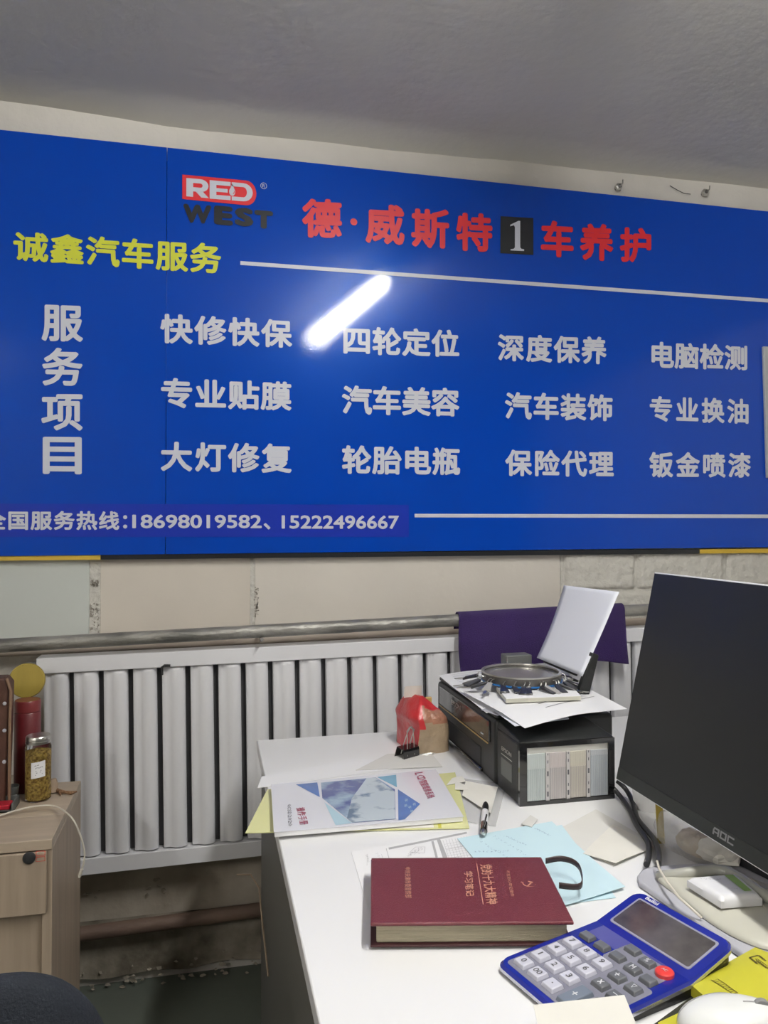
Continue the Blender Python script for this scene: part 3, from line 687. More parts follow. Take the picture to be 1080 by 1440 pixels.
# clear pocket with slips to the right of the manual
o, g_ = sheet('plastic_pocket', [(640, 1152), (697, 1162), (712, 1102), (648, 1094)], DZ + .0022, 'clear_film', 'clear plastic pocket holding slips of paper, lying right of the manual', 'folder', th=.0006)
for i, (a, b, c_, d) in enumerate((((628, 1104), (655, 1100), (650, 1092), (636, 1094)), ((640, 1110), (658, 1112), (657, 1106), (640, 1098)), ((650, 1118), (690, 1145), (700, 1108), (655, 1098)))):
    oo, _ = sheet('paper_slip', [a, b, c_, d], DZ + .0046 + .0012 * i, 'paper_cream', ['small cream slip behind the manual corner', 'small folded cream slip tilted beside the yellow folder tab', 'large cream slip lying on the plastic pocket next to the pen'][i], 'paper', curl=lambda u, v: .002 * u)
# two white sheets under the clip and the paper sack
sheet('paper_pad', [(500, 1083), (622, 1078), (606, 1058), (545, 1060)], DZ + .0024, 'paper_grey', 'off-white sheet lying on the desk under the black binder clip', 'paper')

# ---- form sheet, blue sheets
o, g_ = sheet('form_sheet', [(524, 1300), (700, 1300), (657, 1168), (494, 1198)], DZ + .0012, 'paper', 'white printed form with grey bars lying under the maroon notebook', 'paper')
Ph = []; 
pol = [[(.30, .93), (.99, .96), (.99, .985), (.30, .96)], [(.72, .70), (.76, .70), (.745, .95), (.715, .95)], [(.66, .72), (.68, .72), (.685, .94), (.665, .94)]]
decal(o, 'form_bar', g_, pol, 'ink_pale', .0003)
ln = [line(.28, .5, .28, .955, .002), line(.77, .8, .99, .81, .0015)] + [line(.77 + .027 * i, .66, .765 + .027 * i, .93, .001) for i in range(9)] + [line(.765, .66 + .03 * i, .99, .665 + .03 * i, .001) for i in range(8)]
ln += [line(.20, .60, .20, .80, .001), line(.23, .60, .23, .88, .001), line(.16, .6, .16, .8, .001), line(.09, .75, .12, .92, .001)] + scribble((.44, .56), (.80, .86), 10, s=.03, seed=4) + scribble((.20, .20), (.9, .78), 6, s=.012, seed=5) + scribble((.11, .11), (.9, .80), 6, s=.012, seed=6)
ln += [line(*a, .0015) for a in ((.46, .84, .52, .90), (.52, .90, .6, .88), (.6, .88, .58, .80), (.58, .8, .46, .84), (.50, .85, .54, .80))]
decal(o, 'form_lines', g_, ln, 'ink_pale', .0004)
sheet('blue_sheet', [(760, 1275), (866, 1262), (790, 1160), (660, 1182)], DZ + .0014, 'paper_blue', 'lower pale blue sheet of paper, its edge showing under the written one', 'paper')
o, g_ = sheet('blue_sheet', [(735, 1290), (879, 1250), (776, 1155), (643, 1179)], DZ + .003, 'paper_blue', 'pale blue sheet with faint handwriting, partly under the maroon notebook', 'paper', curl=lambda u, v: .004 * max(0, 1 - v * 2.5) * u * u)
pp = []
for k_, (u0, v0, u1, v1) in enumerate(((.18, .88, .30, .60), (.34, .93, .46, .62), (.44, .90, .54, .74), (.06, .78, .34, .70), (.78, .92, .84, .80))):
    pp += scribble((u0, u1), (v0, v1), 9, s=.016, seed=20 + k_)
decal(o, 'handwriting', g_, pp, 'ink_blue', .0004)

# ---- maroon notebook
nt_ = [Pz(528, 1309, DZ), Pz(803, 1310, DZ)]
TL = Pz(535, 1210, DZ + .036); BLt = Pz(521, 1299, DZ + .036); BRt = Pz(805, 1299, DZ + .036); TRt = Pz(778, 1207, DZ + .036)
ux = ((BRt - BLt).normalized() + (TRt - TL).normalized()).normalized(); ang = math.atan2(ux.y, ux.x)
Wn = ((BRt - BLt).length + (TRt - TL).length) / 2; Hn = ((TL - BLt).length + (TRt - BRt).length) / 2
bl0 = Vector((BLt.x, BLt.y, DZ + .0036))
nb = thing('notebook', bl0, 'thick maroon leatherette notebook with copper lettering, lying on the form and the blue paper', 'notebook', ang)
build('back_cover', MB().box(0, Wn, 0, Hn, 0, .003), 'maroon_edge', nb, bevel=.001, local=True)
build('page_block', MB().box(.008, Wn - .008, .006, Hn - .004, .003, .0285), 'pages', nb, bevel=.002, local=True)
build('front_cover', MB().box(0, Wn, -.001, Hn, .0285, .0335), 'maroon', nb, bevel=.0022, local=True, seg=3)
build('spine', MB().tube([(.001, Hn - .002, .017), (Wn - .001, Hn - .002, .017)], .0165, 16), 'maroon', nb, smooth=True, local=True)
zt_ = .0338
def ntext(name, txt, px_pts, bold=.0, m='gold'):
    """quad px order: start-bottom, end-bottom, end-top, start-top of the text run on the cover"""
    inv = WM[nb.name].inverted(); a, b, c_, d = [inv @ Pz(x, y, bl0.z + zt_) for x, y in px_pts]
    f = lerp2(a, b, d, c_); g = MB(); n = len(txt)
    for i, ch in enumerate(txt): put_glyphs(g, ch, lambda u, v, i=i: f((i + .05 + .9 * u) / n, v), bold, EM, res=2)
    return build(name, g, m, nb, local=True)
z1 = lambda x, y: (660 + x / 7.714, 1200 + y / 7.714); z2 = lambda x, y: (540 + x / 7.714, 1200 + y / 7.714)
ntext('title_lettering', '党的十九大精神', [z1(112, 120), z1(190, 560), z1(315, 550), z1(245, 115)], .012)
ntext('subtitle_lettering', '学习笔记', [z2(865, 195), z2(890, 470), z2(985, 465), z2(962, 190)], .01)
ntext('motto_lettering', '不忘初心牢记使命', [z1(395, 185), z1(450, 470), z1(492, 468), z1(435, 182)], .0)
ntext('publisher_lettering', '中共天津市委宣传部', [z2(225, 150), z2(225, 485), z2(305, 485), z2(285, 145)], .0)
inv = WM[nb.name].inverted(); a = inv @ Pz(*z1(80, 110), bl0.z + zt_); b = inv @ Pz(*z1(150, 552), bl0.z + zt_); d = (b - a).normalized(); n_ = Vector((-d.y, d.x, 0)) * .0005
build('title_rule', MB().add([a - n_, b - n_, b + n_, a + n_], [(0, 1, 2, 3)]), 'gold', nb, local=True)
e0 = inv @ Pz(*z1(645, 330), bl0.z + zt_); g = MB()       # hammer and sickle, turned with the text
T_ = Matrix.Translation(e0) @ Matrix.Rotation(-PI / 2 + .2, 4, 'Z')
sick = [(.0095 * math.cos(t), .0095 * math.sin(t)) for t in [math.radians(-150 + 230 * i / 18) for i in range(19)]]
sick2 = [(.002 * (i / 18) + (.0095 - .0028 * math.sin(PI * i / 18)) * math.cos(math.radians(-150 + 230 * i / 18)) - .0, (.0095 - .0028 * math.sin(PI * i / 18)) * math.sin(math.radians(-150 + 230 * i / 18))) for i in range(19)]
for i in range(18): g.add([T_ @ Vector((x, y, 0)) for x, y in (sick[i], sick[i + 1], sick2[i + 1], sick2[i])], [(0, 1, 2, 3)])
for p in ([(-.009, -.0085), (-.0072, -.010), (-.0045, -.0075), (-.006, -.006)], [(-.005, .006), (.007, -.007), (.009, -.0055), (-.0035, .0075)], [(-.009, .003), (-.004, .009), (-.0015, .0065), (-.0065, .001)]):
    g.add([T_ @ Vector((x, y, .0)) for x, y in p], [(0, 1, 2, 3)])
build('emblem', g, 'gold', nb, local=True)
# pen loop
la = inv @ Pz(778, 1211, bl0.z + .028); lb = inv @ Pz(796, 1243, bl0.z + .022)
def loop(u, v):
    pts = [la + Vector((-.012, 0, 0)), la + Vector((.012, .004, .002)), la + Vector((.030, -.008, .002)), la + Vector((.036, -.028, -.002)), lb + Vector((.020, -.006, 0)), lb + Vector((-.012, -.004, 0))]
    t = u * (len(pts) - 1); i = min(int(t), len(pts) - 2); s = t - i
    P0, P1, P2, P3 = pts[max(0, i - 1)], pts[i], pts[i + 1], pts[min(len(pts) - 1, i + 2)]
    q = .5 * ((2 * P1) + (P2 - P0) * s + (2 * P0 - 5 * P1 + 4 * P2 - P3) * s * s + (3 * P1 - P0 - 3 * P2 + P3) * s ** 3)
    return q + Vector((0, 0, -.0045 + .009 * v))
o = build('pen_loop', MB().grid(loop, 30, 2), 'ribbon', nb, smooth=True, auto=False, local=True)
md = o.modifiers.new('solid', 'SOLIDIFY'); md.thickness = .0014

# ---- calculator
ca = math.radians(15); co_ = Pz(714, 1346, .765); vdir = Vector((math.cos(ca), math.sin(ca), 0)); udir = Vector((math.sin(ca), -math.cos(ca), 0))
Rc = Matrix(((udir.x, vdir.x, 0, 0), (udir.y, vdir.y, 0, 0), (0, 0, 1, 0), (0, 0, 0, 1)))
calc = thing('calculator', (co_.x, co_.y, DZ), 'blue desk calculator with pale number keys, a red key and a tilted display', 'calculator', R=Rc)
def zc(y): return .013 + .060 * y if y < .157 else .013 + .060 * .157 + (y - .157) * .31
def rrect(x0, x1, y0, y1, r, n=5):
    out = []
    for cx_, cy_, a0 in ((x1 - r, y0 + r, -PI / 2), (x1 - r, y1 - r, 0), (x0 + r, y1 - r, PI / 2), (x0 + r, y0 + r, PI)):
        out += [(cx_ + r * math.cos(a0 + PI / 2 * i / n), cy_ + r * math.sin(a0 + PI / 2 * i / n)) for i in range(n + 1)]
    return out
X0, X1, Y0, Y1 = -.006, .158, -.016, .240
def lidded(mb, out, zf0, zf1, yk=.157, mi=0, inset=1.0):
    """prism of an outline cut at the crease y=yk so both halves stay flat"""
    lo = [p for p in out if p[1] <= yk]; hi = [p for p in out if p[1] > yk]
    xs_ = [p[0] for p in out]; a_, b_ = min(xs_), max(xs_)
    i0 = next(i for i in range(len(out)) if out[i][1] <= yk and out[(i + 1) % len(out)][1] > yk)
    seq = out[i0 + 1:] + out[:i0 + 1]
    j = next(i for i in range(len(seq)) if seq[i][1] <= yk)
    upper = [(b_, yk)] + seq[:j] + [(a_, yk)]; lower = [(a_, yk)] + seq[j:] + [(b_, yk)]
    n = len(lower); m_ = len(upper)
    vl = [Vector((x, y, zf1(y))) for x, y in lower]; vu = [Vector((x, y, zf1(y))) for x, y in upper]
    rim = lower[:-1] + upper[:-1]
    mx = (a_ + b_) / 2; top = [Vector((mx + (x - mx) * inset, y if abs(y - yk) < 1e-6 else .112 + (y - .112) * inset, 0)) for x, y in rim]
    for p in top: p.z = zf1(p.y)
    bot = [Vector((x, y, zf0(y))) for x, y in rim]
    N = len(rim); nl = n - 1
    fs = [tuple(list(range(0, nl)) + [nl]), tuple([nl] + list(range(nl + 1, N)) + [0])]
    fs += [(i, N + i, N + (i + 1) % N, (i + 1) % N) for i in range(N)]
    fs += [tuple(N + i for i in reversed(f)) for f in fs[:2]]
    return mb.add(top + bot, fs, mi)
g = MB(); lidded(g, rrect(X0 + .003, X1 - .003, Y0 + .003, Y1 - .003, .014), lambda y: .0, lambda y: zc(y) - .008)
build('base', g, 'black_plastic', calc, bevel=.001, local=True)
g = MB(); lidded(g, rrect(X0, X1, Y0, Y1, .016), lambda y: zc(y) - .008, lambda y: zc(y) - .0035)
build('silver_rim', g, 'silver_edge', calc, local=True)
g = MB(); lidded(g, rrect(X0 + .0005, X1 - .0005, Y0 + .0005, Y1 - .0005, .016), lambda y: zc(y) - .0035, lambda y: zc(y), inset=.975)
build('face', g, 'calc_blue', calc, local=True)
bed = rrect(.004, .149, -.006, .104, .006)
g = MB().prism(bed, lambda x, y: zc(y) - .001, lambda x, y: zc(y) + .0004); build('key_bed', g, 'key_bed', calc, local=True)
g = MB().prism(rrect(.060, .140, .104, .152, .006), lambda x, y: zc(y) - .001, lambda x, y: zc(y) + .0003); build('key_bed', g, 'key_bed', calc, local=True)
g = MB().prism([(.010, .128), (.060, .128), (.064, .152), (.122, .152), (.124, .1565), (.010, .1565)], lambda x, y: zc(y) - .001, lambda x, y: zc(y) + .0003); build('violet_field', g, 'calc_violet', calc, local=True)
g = MB().prism(rrect(.009, .144, .168, .226, .004), lambda x, y: zc(y) - .001, lambda x, y: zc(y) + .0008); build('display_rim', g, 'lcd_rim', calc, local=True)
g = MB().prism(rrect(.012, .141, .171, .223, .003), lambda x, y: zc(y) - .001, lambda x, y: zc(y) + .0012); build('display', g, 'lcd', calc, local=True)
g = MB()
put_glyphs(g, 'Bailisi', lambda u, v: Vector((.016 + .022 * u, .229 + .006 * v, 0)), .02); 
for v_ in g.v: v_.z += zc(v_.y) + .0004
build('brand_lettering', g, 'white_plastic', calc, local=True)
keys = []
for c_, col_ in enumerate((['0', '1', '4', '7', None], ['00', '2', '5', '8', None], ['.', '3', '6', '9', None, None])):
    for r, s in enumerate(col_): keys.append((.021 + .0275 * c_, .010 + .0268 * r, .0215 if s else .021, .0195 if s else .015, s, 'key_white' if s else 'key_grey'))
keys += [(.106, .019, .021, .043, '+', 'key_plus'), (.106, .060, .021, .017, '×', 'key_grey'), (.106, .087, .021, .017, '÷', 'key_grey'), (.105, .114, .021, .016, 'M', 'key_grey'), (.105, .139, .021, .015, '%', 'key_grey'),
         (.132, .006, .020, .017, None, 'key_grey'), (.132, .031, .020, .017, '=', 'key_grey'), (.132, .058, .020, .017, '-', 'key_grey'), (.133, .086, .020, .017, '▽', 'key_grey'), (.131, .113, .020, .016, None, 'key_grey')]
for x, y, w_, h_, s, m in keys:
    T = Matrix.Translation((0, 0, 0)); z0 = zc(y); sl_ = .060
    g = MB()
    lo = [(x - w_ / 2, y - h_ / 2), (x + w_ / 2, y - h_ / 2), (x + w_ / 2, y + h_ / 2), (x - w_ / 2, y + h_ / 2)]; q = .0016
    hi = [(x - w_ / 2 + q, y - h_ / 2 + q), (x + w_ / 2 - q, y - h_ / 2 + q), (x + w_ / 2 - q, y + h_ / 2 - q), (x - w_ / 2 + q, y + h_ / 2 - q)]
    g.add([(a_, b_, zc(b_)) for a_, b_ in lo] + [(a_, b_, zc(b_) + .0055) for a_, b_ in hi], [(0, 3, 2, 1), (4, 5, 6, 7), (0, 1, 5, 4), (1, 2, 6, 5), (2, 3, 7, 6), (3, 0, 4, 7)])
    ko = build('key', g, m, calc, bevel=.001, local=True)
    if s:
        g = MB(); hh = .0042 if s != '.' else .001; ww = {'00': .0062, '.': .0006, '+': .0035, '-': .0035, '=': .0035, '1': .0011}.get(s, .0030)
        if s == '-': hh = .0006
        if s == '.': ww = .0012
        put_glyphs(g, s, lambda u, v: Vector((x + (u - .5) * 2 * ww, y + (v - .5) * 2 * hh, 0)), .012 if s not in '▽' else 0)
        for v_ in g.v: v_.z += zc(v_.y) + .0058
        build('key_legend', g, 'ink' if m == 'key_white' else 'white_plastic', calc, local=True)
g = MB().lathe([(.0115, -.001), (.0115, .004), (.010, .0056), (0, .006)], c=(.131, .141, zc(.141)), n=24)
build('key', g, 'key_red', calc, smooth=True, local=True)
g = MB(); put_glyphs(g, 'AC', lambda u, v: Vector((.131 + (u - .5) * .008, .141 + (v - .5) * .0045, zc(.141) + .0064)), .01); build('key_legend', g, 'white_plastic', calc, local=True)

# ---- bottom papers, mouse mat, yellow packet, mouse
sheet('paper_sheet', [(770, 1500), (915, 1490), (878, 1399), (750, 1413)], .7785, 'paper_cream', 'cream sheet of paper in the foreground resting on the calculator corner', 'paper', th=.0008)
A0 = Pz(905, 1372, DZ); g = MB().prism([(.455, .55), (.80, .55), (.80, .80), (.64, .868), (.50, .80)], DZ + .0002, DZ + .003)
tag(build('mouse_mat', g, 'mousepad', bevel=.001), 'dark mouse mat with yellow marks in the bottom right corner, under the mouse', 'mouse mat')
mm = bpy.data.objects['mouse_mat']
q = [Pz(*p, DZ + .0032) for p in ((955, 1424), (975, 1432), (965, 1450), (930, 1450), (925, 1438))]
build('yellow_mark', MB().add(q[::-1], [(4, 3, 2, 1, 0)]), 'yellow_card', mm)
# yellow packet, a little puffed
yp = [Pz(*p, DZ + .02) for p in ((1040, 1440), (974, 1381), (1000, 1360), (1022, 1346), (1048, 1338), (1075, 1338), (1180, 1385))]
YA, YB_, YC, YD = Pz(1060, 1462, DZ + .0168), Pz(1230, 1400, DZ + .0245), Pz(1062, 1332, DZ + .0245), Pz(970, 1383, DZ + .0168)
def yf(u, v):
    p = lerp2(YA, YB_, YD, YC)(u, v); e = (1 - (2 * u - 1) ** 4) * (1 - (2 * v - 1) ** 4)
    return p + Vector((0, 0, .006 * e))
yk = thing('yellow_packet', (YD + YA) / 2 * 1 - Vector((0, 0, .016)), 'bright yellow packet with a dark printed logo between monitor base and mouse', 'packet')
g = MB().slab(yf, 16, 16, .0135)
build('packet_body', g, 'yellow_card', yk, smooth=True)
def ypx(px, py):
    p = Pz(px, py, DZ + .02); u = v = .5; A_, B_, C2, D_ = YA, YB_, YC, YD
    for _ in range(40):
        q = lerp2(A_, B_, D_, C2)(u, v); e = p - q; du = (B_ - A_) * (1 - v) + (C2 - D_) * v; dv = (D_ - A_) * (1 - u) + (C2 - B_) * u
        det = du.x * dv.y - du.y * dv.x; u += (e.x * dv.y - e.y * dv.x) / det; v += (du.x * e.y - du.y * e.x) / det
    return u, v
zz = lambda x, y: (960 + x / 9, 1330 + y / 9)
def yline(a, b, w_): a, b = ypx(*zz(*a)), ypx(*zz(*b)); return line(a[0], a[1], b[0], b[1], w_)
decal(yk, 'packet_logo', yf, [yline((845, 215), (945, 310), .010), yline((845, 215), (960, 190), .009), yline((960, 190), (1050, 275), .010)] + [yline((925 + i * 28, 240 + i * 24), (950 + i * 28, 290 + i * 18), .004) for i in range(6)] + [yline((940, 240), (1075, 345), .003), yline((930, 270), (1060, 372), .003)], 'yellow_ink', .0006)
decal(yk, 'packet_print', yf, [yline((360, 455), (620, 640), .003), yline((440, 455), (690, 640), .003)] + [yline((370 + i * 34, 470 + i * 22), (430 + i * 34, 465 + i * 22), .003) for i in range(9)], 'yellow_ink', .0006)
# mouse
mp = Pz(1050, 1455, DZ + .01); ma = math.radians(-20)
mouse = thing('computer_mouse', (.583, .768, DZ + .003), 'glossy white computer mouse on the dark mat, bottom right corner', 'computer mouse', ma)
def ms(u, v, k=1.0):
    a = 2 * PI * u; b = v * PI / 2; x = .062 * math.cos(a) * math.cos(b) ** .7; y = .036 * math.sin(a) * math.cos(b) ** .7 * (1 - .12 * math.cos(a)); z = .034 * math.sin(b) ** .8 * (1 + .16 * x / .062)
    return Vector((x * k, y * k, z * k))
g = MB(); g.grid(lambda u, v: ms(u, v * .9999 if v < 1 else .9999), 48, 14)
build('mouse_shell', g, 'mouse_white', mouse, smooth=True, auto=False, local=True)
def onm(x, y): 
    best = 0
    cb = max(1e-4, min(1, ((x / .062) ** 2 + (y / (.036 * (1 - .12 * x / .062))) ** 2) ** .5)); b = math.acos(min(1, cb ** (1 / .7))); return Vector((x, y, .034 * math.sin(b) ** .8 * (1 + .16 * x / .062)))
build('mouse_seam', MB().tube([onm(-.058 + .1 * t + .0, .030 * math.sin(PI * (.06 + .5 * t))) for t in [i / 16 for i in range(17)]], .0009, 6), 'mouse_seam', mouse, smooth=True, local=True)
build('mouse_seam', MB().tube([onm(.01 + .045 * t, .0) for t in [i / 10 for i in range(10)]], .0009, 6), 'mouse_seam', mouse, smooth=True, local=True)
build('wheel', MB().lathe([(.009, -.003), (.009, .003)], c=(.03, 0, .0305), n=20, T=Matrix.Rotation(PI / 2, 4, 'X')), 'mouse_seam', mouse, bevel=.001, local=True)

# ---- pen
pa, pb = Pz(683, 1130, DZ + .012), Pz(680, 1171, DZ + .012); pdz = (pb - pa).normalized()
def along(t): return pa + (pb - pa) * t
pen = thing('pen', (pa + pb) / 2 - Vector((0, 0, .007)), 'black and white retractable pen lying on the slip beside the plastic pocket', 'pen')
build('barrel', MB().tube([along(t) for t in (.30, .5, .72)], .0068, 14), 'white_plastic', pen, smooth=True)
build('grip', MB().tube([along(t) for t in (-.04, .02, .12, .30)], [.0025, .005, .0066, .007], 14), 'black_plastic', pen, smooth=True)
build('cap', MB().tube([along(t) for t in (.72, .95)], .007, 14), 'black_gloss', pen, smooth=True)
build('clicker', MB().tube([along(t) for t in (.95, 1.0, 1.03)], [.005, .0055, .003], 12), 'steel', pen, smooth=True)
build('clip', MB().tube([along(.95) + Vector((0, 0, .008)), along(.62) + Vector((.004, 0, .0095)), along(.55) + Vector((.004, 0, .0075))], .0018, 8), 'black_gloss', pen, smooth=True)

# ---- beige papers by the monitor
sheet('paper_sheet', [(774, 1172), (862, 1218), (925, 1188), (838, 1138)], DZ + .0012, 'paper_grey', 'flat grey-white sheet of paper between the printer and the black cables', 'paper')
o, g_ = sheet('folded_paper', [(820, 1200), (866, 1217), (923, 1190), (862, 1158)], DZ + .0035, 'paper_cream', 'cream folded paper with raised corner near the black cables', 'paper', curl=lambda u, v: .004 * u * (1 - v) + .001 * math.sin(v * 5))
sheet('paper_sheet', [(733, 1158), (748, 1163), (756, 1152), (746, 1146)], DZ + .0045, 'paper_grey', 'tiny torn paper scrap behind the pale blue sheet', 'paper')

# ================================================================ PRINTER
pr = thing('printer', (.80, 1.80, DZ), 'black inkjet printer with side ink tanks, papers and keys piled on top', 'printer')
px0, px1, py0, py1 = .618, .905, 1.60, 2.04
build('body', MB().box(px0, px1, py0, py1, DZ, .895), 'black_plastic', pr, bevel=.010, seg=3)
build('scanner_lid', MB().box(px0 + .004, px1 - .046, py0 + .006, py1 - .004, .896, .9055), 'black_plastic', pr, bevel=.004)
build('front_panel', MB().box(px0 - .004, px0 + .004, py0 + .03, py1 - .03, .838, .886), 'black_gloss', pr, bevel=.002)
build('panel_trim', MB().box(px0 - .0055, px0 - .0035, py0 + .035, py1 - .03, .834, .8365), 'sack_gold', pr)
build('paper_slot', MB().box(px0 - .002, px0 + .02, py0 + .09, py1 - .07, .765, .812), 'black_matte', pr, bevel=.003)
build('output_tray', MB().box(px0 - .006, px0 + .01, py0 + .08, py1 - .06, .757, .766), 'black_gloss', pr, bevel=.002)
g = MB(); put_glyphs(g, 'EPSON', lambda u, v: Vector((px0 - .0047, 1.90 - .075 * u, .862 + .013 * v)), .02); build('brand_lettering', g, 'steel', pr)
build('power_lamp', MB().box(px0 - .0055, px0 - .004, 1.665, 1.68, .846, .849), 'white_plastic', pr)
# ink tank unit at the side facing the camera
tk = [Pz(709, 1105, DZ), Pz(733, 1134, DZ), Pz(866, 1123, DZ)]
tx0, tx1, ty0, ty1, tzb, tzt = tk[1].x - .004, tk[2].x - .002, 1.474, 1.602, DZ, .878
build('tank_housing', MB().box(tx0 + .0, tx1, ty0 + .006, ty1, tzb, tzt), 'black_plastic', pr, bevel=.006, seg=3)
build('tank_lid', MB().add([(tx0, ty0 + .002, tzt), (tx1, ty0 + .002, tzt), (tx1, ty1, tzt), (tx0, ty1, tzt), (tx0 + .004, ty0 + .01, tzt + .005), (tx1 - .004, ty0 + .01, tzt + .005), (tx1 - .004, ty1 - .002, tzt + .014), (tx0 + .004, ty1 - .002, tzt + .014)],
      [(3, 2, 1, 0), (4, 5, 6, 7), (0, 1, 5, 4), (1, 2, 6, 5), (2, 3, 7, 6), (3, 0, 4, 7)]), 'black_plastic', pr, bevel=.002)
fx0, fx1, fz0, fz1 = tx0 + .016, tx1 - .014, tzb + .008, tzt - .010
g = MB()
for a_, b_, c_, d_ in ((tx0, fx0, tzb, tzt), (fx1, tx1, tzb, tzt), (fx0, fx1, tzb, fz0), (fx0, fx1, fz1, tzt)): g.box(a_, b_, ty0, ty0 + .008, c_, d_)
build('window_frame', g, 'black_gloss', pr)
build('window_back', MB().box(fx0, fx1, ty0 + .004, ty0 + .007, fz0, fz1), 'tank_frame', pr)
nx = (fx1 - fx0) / 4; sw = .010
for i, nme in enumerate(('tank_cyan', 'tank_magenta', 'tank_yellow', 'tank_black')):
    a_ = fx0 + nx * i + (sw / 2 if i else .001); e_ = fx0 + nx * (i + 1) - (sw / 2 if i < 3 else .001); zm = fz0 + (fz1 - fz0) * (.60 if i < 3 else .78)
    o = build('ink_tank', MB().box(a_, e_, ty0 + .001, ty0 + .0045, fz0 + .001, zm, 1).box(a_, e_, ty0 + .001, ty0 + .0045, zm, fz1 - .013, 0), [nme, nme + '_ink'], pr, bevel=.0006)
    g = MB()
    for j in range(1, 9): xx = a_ + (e_ - a_) * j / 9; g.box(xx - .0004, xx + .0004, ty0 + .0004, ty0 + .0012, fz0 + .002, fz1 - .014)
    build('tank_rib', g, nme, pr)
    if i < 3:
        xx = fx0 + nx * (i + 1)
        st = build('level_strip', MB().box(xx - sw * .4, xx + sw * .4, ty0 + .0002, ty0 + .004, fz0, fz1 - .012), 'tank_strip', pr)
        g = MB()
        for zz_, hh in ((.12, .010), (.27, .006), (.50, .010), (.72, .006), (.86, .004)):
            zq = fz0 + (fz1 - fz0) * zz_; g.box(xx - .0008 * (1 + (hh > .008)), xx + .0008 * (1 + (hh > .008)), ty0 - .0003, ty0 + .0004, zq - hh / 2, zq + hh / 2)
        build('level_mark', g, 'ink', pr)
g = MB(); put_glyphs(g, 'EPSON', lambda u, v: Vector((tx0 - .0006, 1.572 - .055 * u, .838 + .009 * v)), .02); g.box(tx0 - .0005, tx0, 1.515, 1.575, .829, .8305)
build('brand_lettering', g, 'steel', pr)
build('side_sticker', MB().box(tx0 - .0006, tx0 + .001, 1.515, 1.575, .785, .822), 'grey_plastic', pr)
# rear feeder
build('feeder_hood', MB().box(.861, .904, 1.66, 2.00, .893, .914), 'black_plastic', pr, bevel=.006)
h0 = Py(722, 922, 2.02); 
build('feeder_flap', MB().box(.80, .875, 1.985, 2.03, .9056, .965), 'grey_plastic', pr, bevel=.003)
S = [Py(755, 925, 1.95), Py(793, 822, 1.95)]; yn = 1.69
dS = (S[1] - S[0]).normalized()
supp = MB(); nrm = Vector((dS.z, 0, -dS.x))
def sup_pt(t, off, y): p = S[0] + dS * t + nrm * off; return Vector((p.x, y, p.z))
vs = [sup_pt(-.040, .004, yn - .002), sup_pt(.062, .004, yn - .002), sup_pt(.062, .022, yn - .002), sup_pt(-.040, .034, yn - .002)]
vs += [p + Vector((0, .016, 0)) for p in vs]
build('edge_guide', MB().add(vs, [(0, 1, 2, 3), (7, 6, 5, 4), (0, 4, 5, 1), (1, 5, 6, 2), (2, 6, 7, 3), (3, 7, 4, 0)]), 'black_plastic', pr, bevel=.002)
vs = [sup_pt(-.005, .010, 1.74), sup_pt(.09, .010, 1.74), sup_pt(.09, .010, 1.93), sup_pt(-.005, .010, 1.93)]; vs += [p + nrm * .006 for p in vs]
build('paper_support', MB().add(vs, [(0, 1, 2, 3), (7, 6, 5, 4), (0, 4, 5, 1), (1, 5, 6, 2), (2, 6, 7, 3), (3, 7, 4, 0)]), 'black_plastic', pr, bevel=.002)
def pf(u, v):
    t = -.0 + (S[1] - S[0]).length * v; p = S[0] + dS * t; y = 1.95 + (yn - 1.95) * u
    return Vector((p.x + .010 * math.sin(PI * v) * .6 + .018 * u * v * v, y, p.z + .004 * (u - .5) * v))
o = build('upright_sheet', MB().grid(pf, 12, 20), 'paper_blueish', smooth=True, auto=False)
md = o.modifiers.new('solid', 'SOLIDIFY'); md.thickness = .0009; md.offset = 0
tag(o, 'blank white sheet standing up in the printer rear feeder before the purple towel', 'paper')
# sheets on top
o, g_ = sheet('printed_sheet', [(684, 1000), (820, 985), (790, 930), (617, 948)], .912, 'paper', 'printed white sheet on the far left of the printer top, hanging over its edge', 'paper',
      curl=lambda u, v: -.004 * max(0, 1 - u * 4) ** 2 + .001 * math.sin(v * 7))
decal(o, 'print_lines', g_, [line(.08, .95 - .05 * i, .08 + random.Random(i).uniform(.15, .33), .95 - .05 * i, .0022) for i in range(9)], 'ink_pale', .0004)
sheet('silver_sheet', [(700, 1006), (750, 998), (720, 985), (676, 998)], .9095, 'lav_plastic', 'small grey plastic sleeve peeking out under the papers at the printer corner', 'sleeve')
o, g_ = sheet('printed_sheet', [(738, 1022), (882, 997), (812, 962), (652, 975)], .9165, 'paper', 'printed white sheet at the near edge of the printer top, under the booklet', 'paper',
      curl=lambda u, v: .0035 + .004 * math.sin(u * 4) * (1 - v) - .006 * max(0, 1 - v * 3) * max(0, 1 - u * 2), nu=36, nv=36)
decal(o, 'print_lines', g_, [line(.36, .40, .78, .58, .005), line(.36, .28, .92, .46, .004), line(.70, .66, .80, .56, .006)], 'ink', .0009)
sheet('printed_sheet', [(724, 1021), (800, 1012), (780, 975), (676, 985)], .913, 'paper_blueish', 'white sheet mostly hidden under the near sheet on the printer', 'paper', curl=lambda u, v: .002 * u)
bz = .9245
bk = [Pz(712, 983, bz + .009), Pz(817, 979, bz + .009), Pz(800, 962, bz + .009), Pz(698, 966, bz + .009)]
g = MB().add([p - Vector((0, 0, .009)) for p in bk] + bk, [(3, 2, 1, 0), (4, 5, 6, 7), (0, 1, 5, 4), (1, 2, 6, 5), (2, 3, 7, 6), (3, 0, 4, 7)])
bt = thing('booklet', (bk[0] + bk[2]) / 2 - Vector((0, 0, .009)), 'thin silver-edged booklet on the printer papers under the steel key hoop', 'booklet')
build('page_block', g, 'olive_plastic', bt)
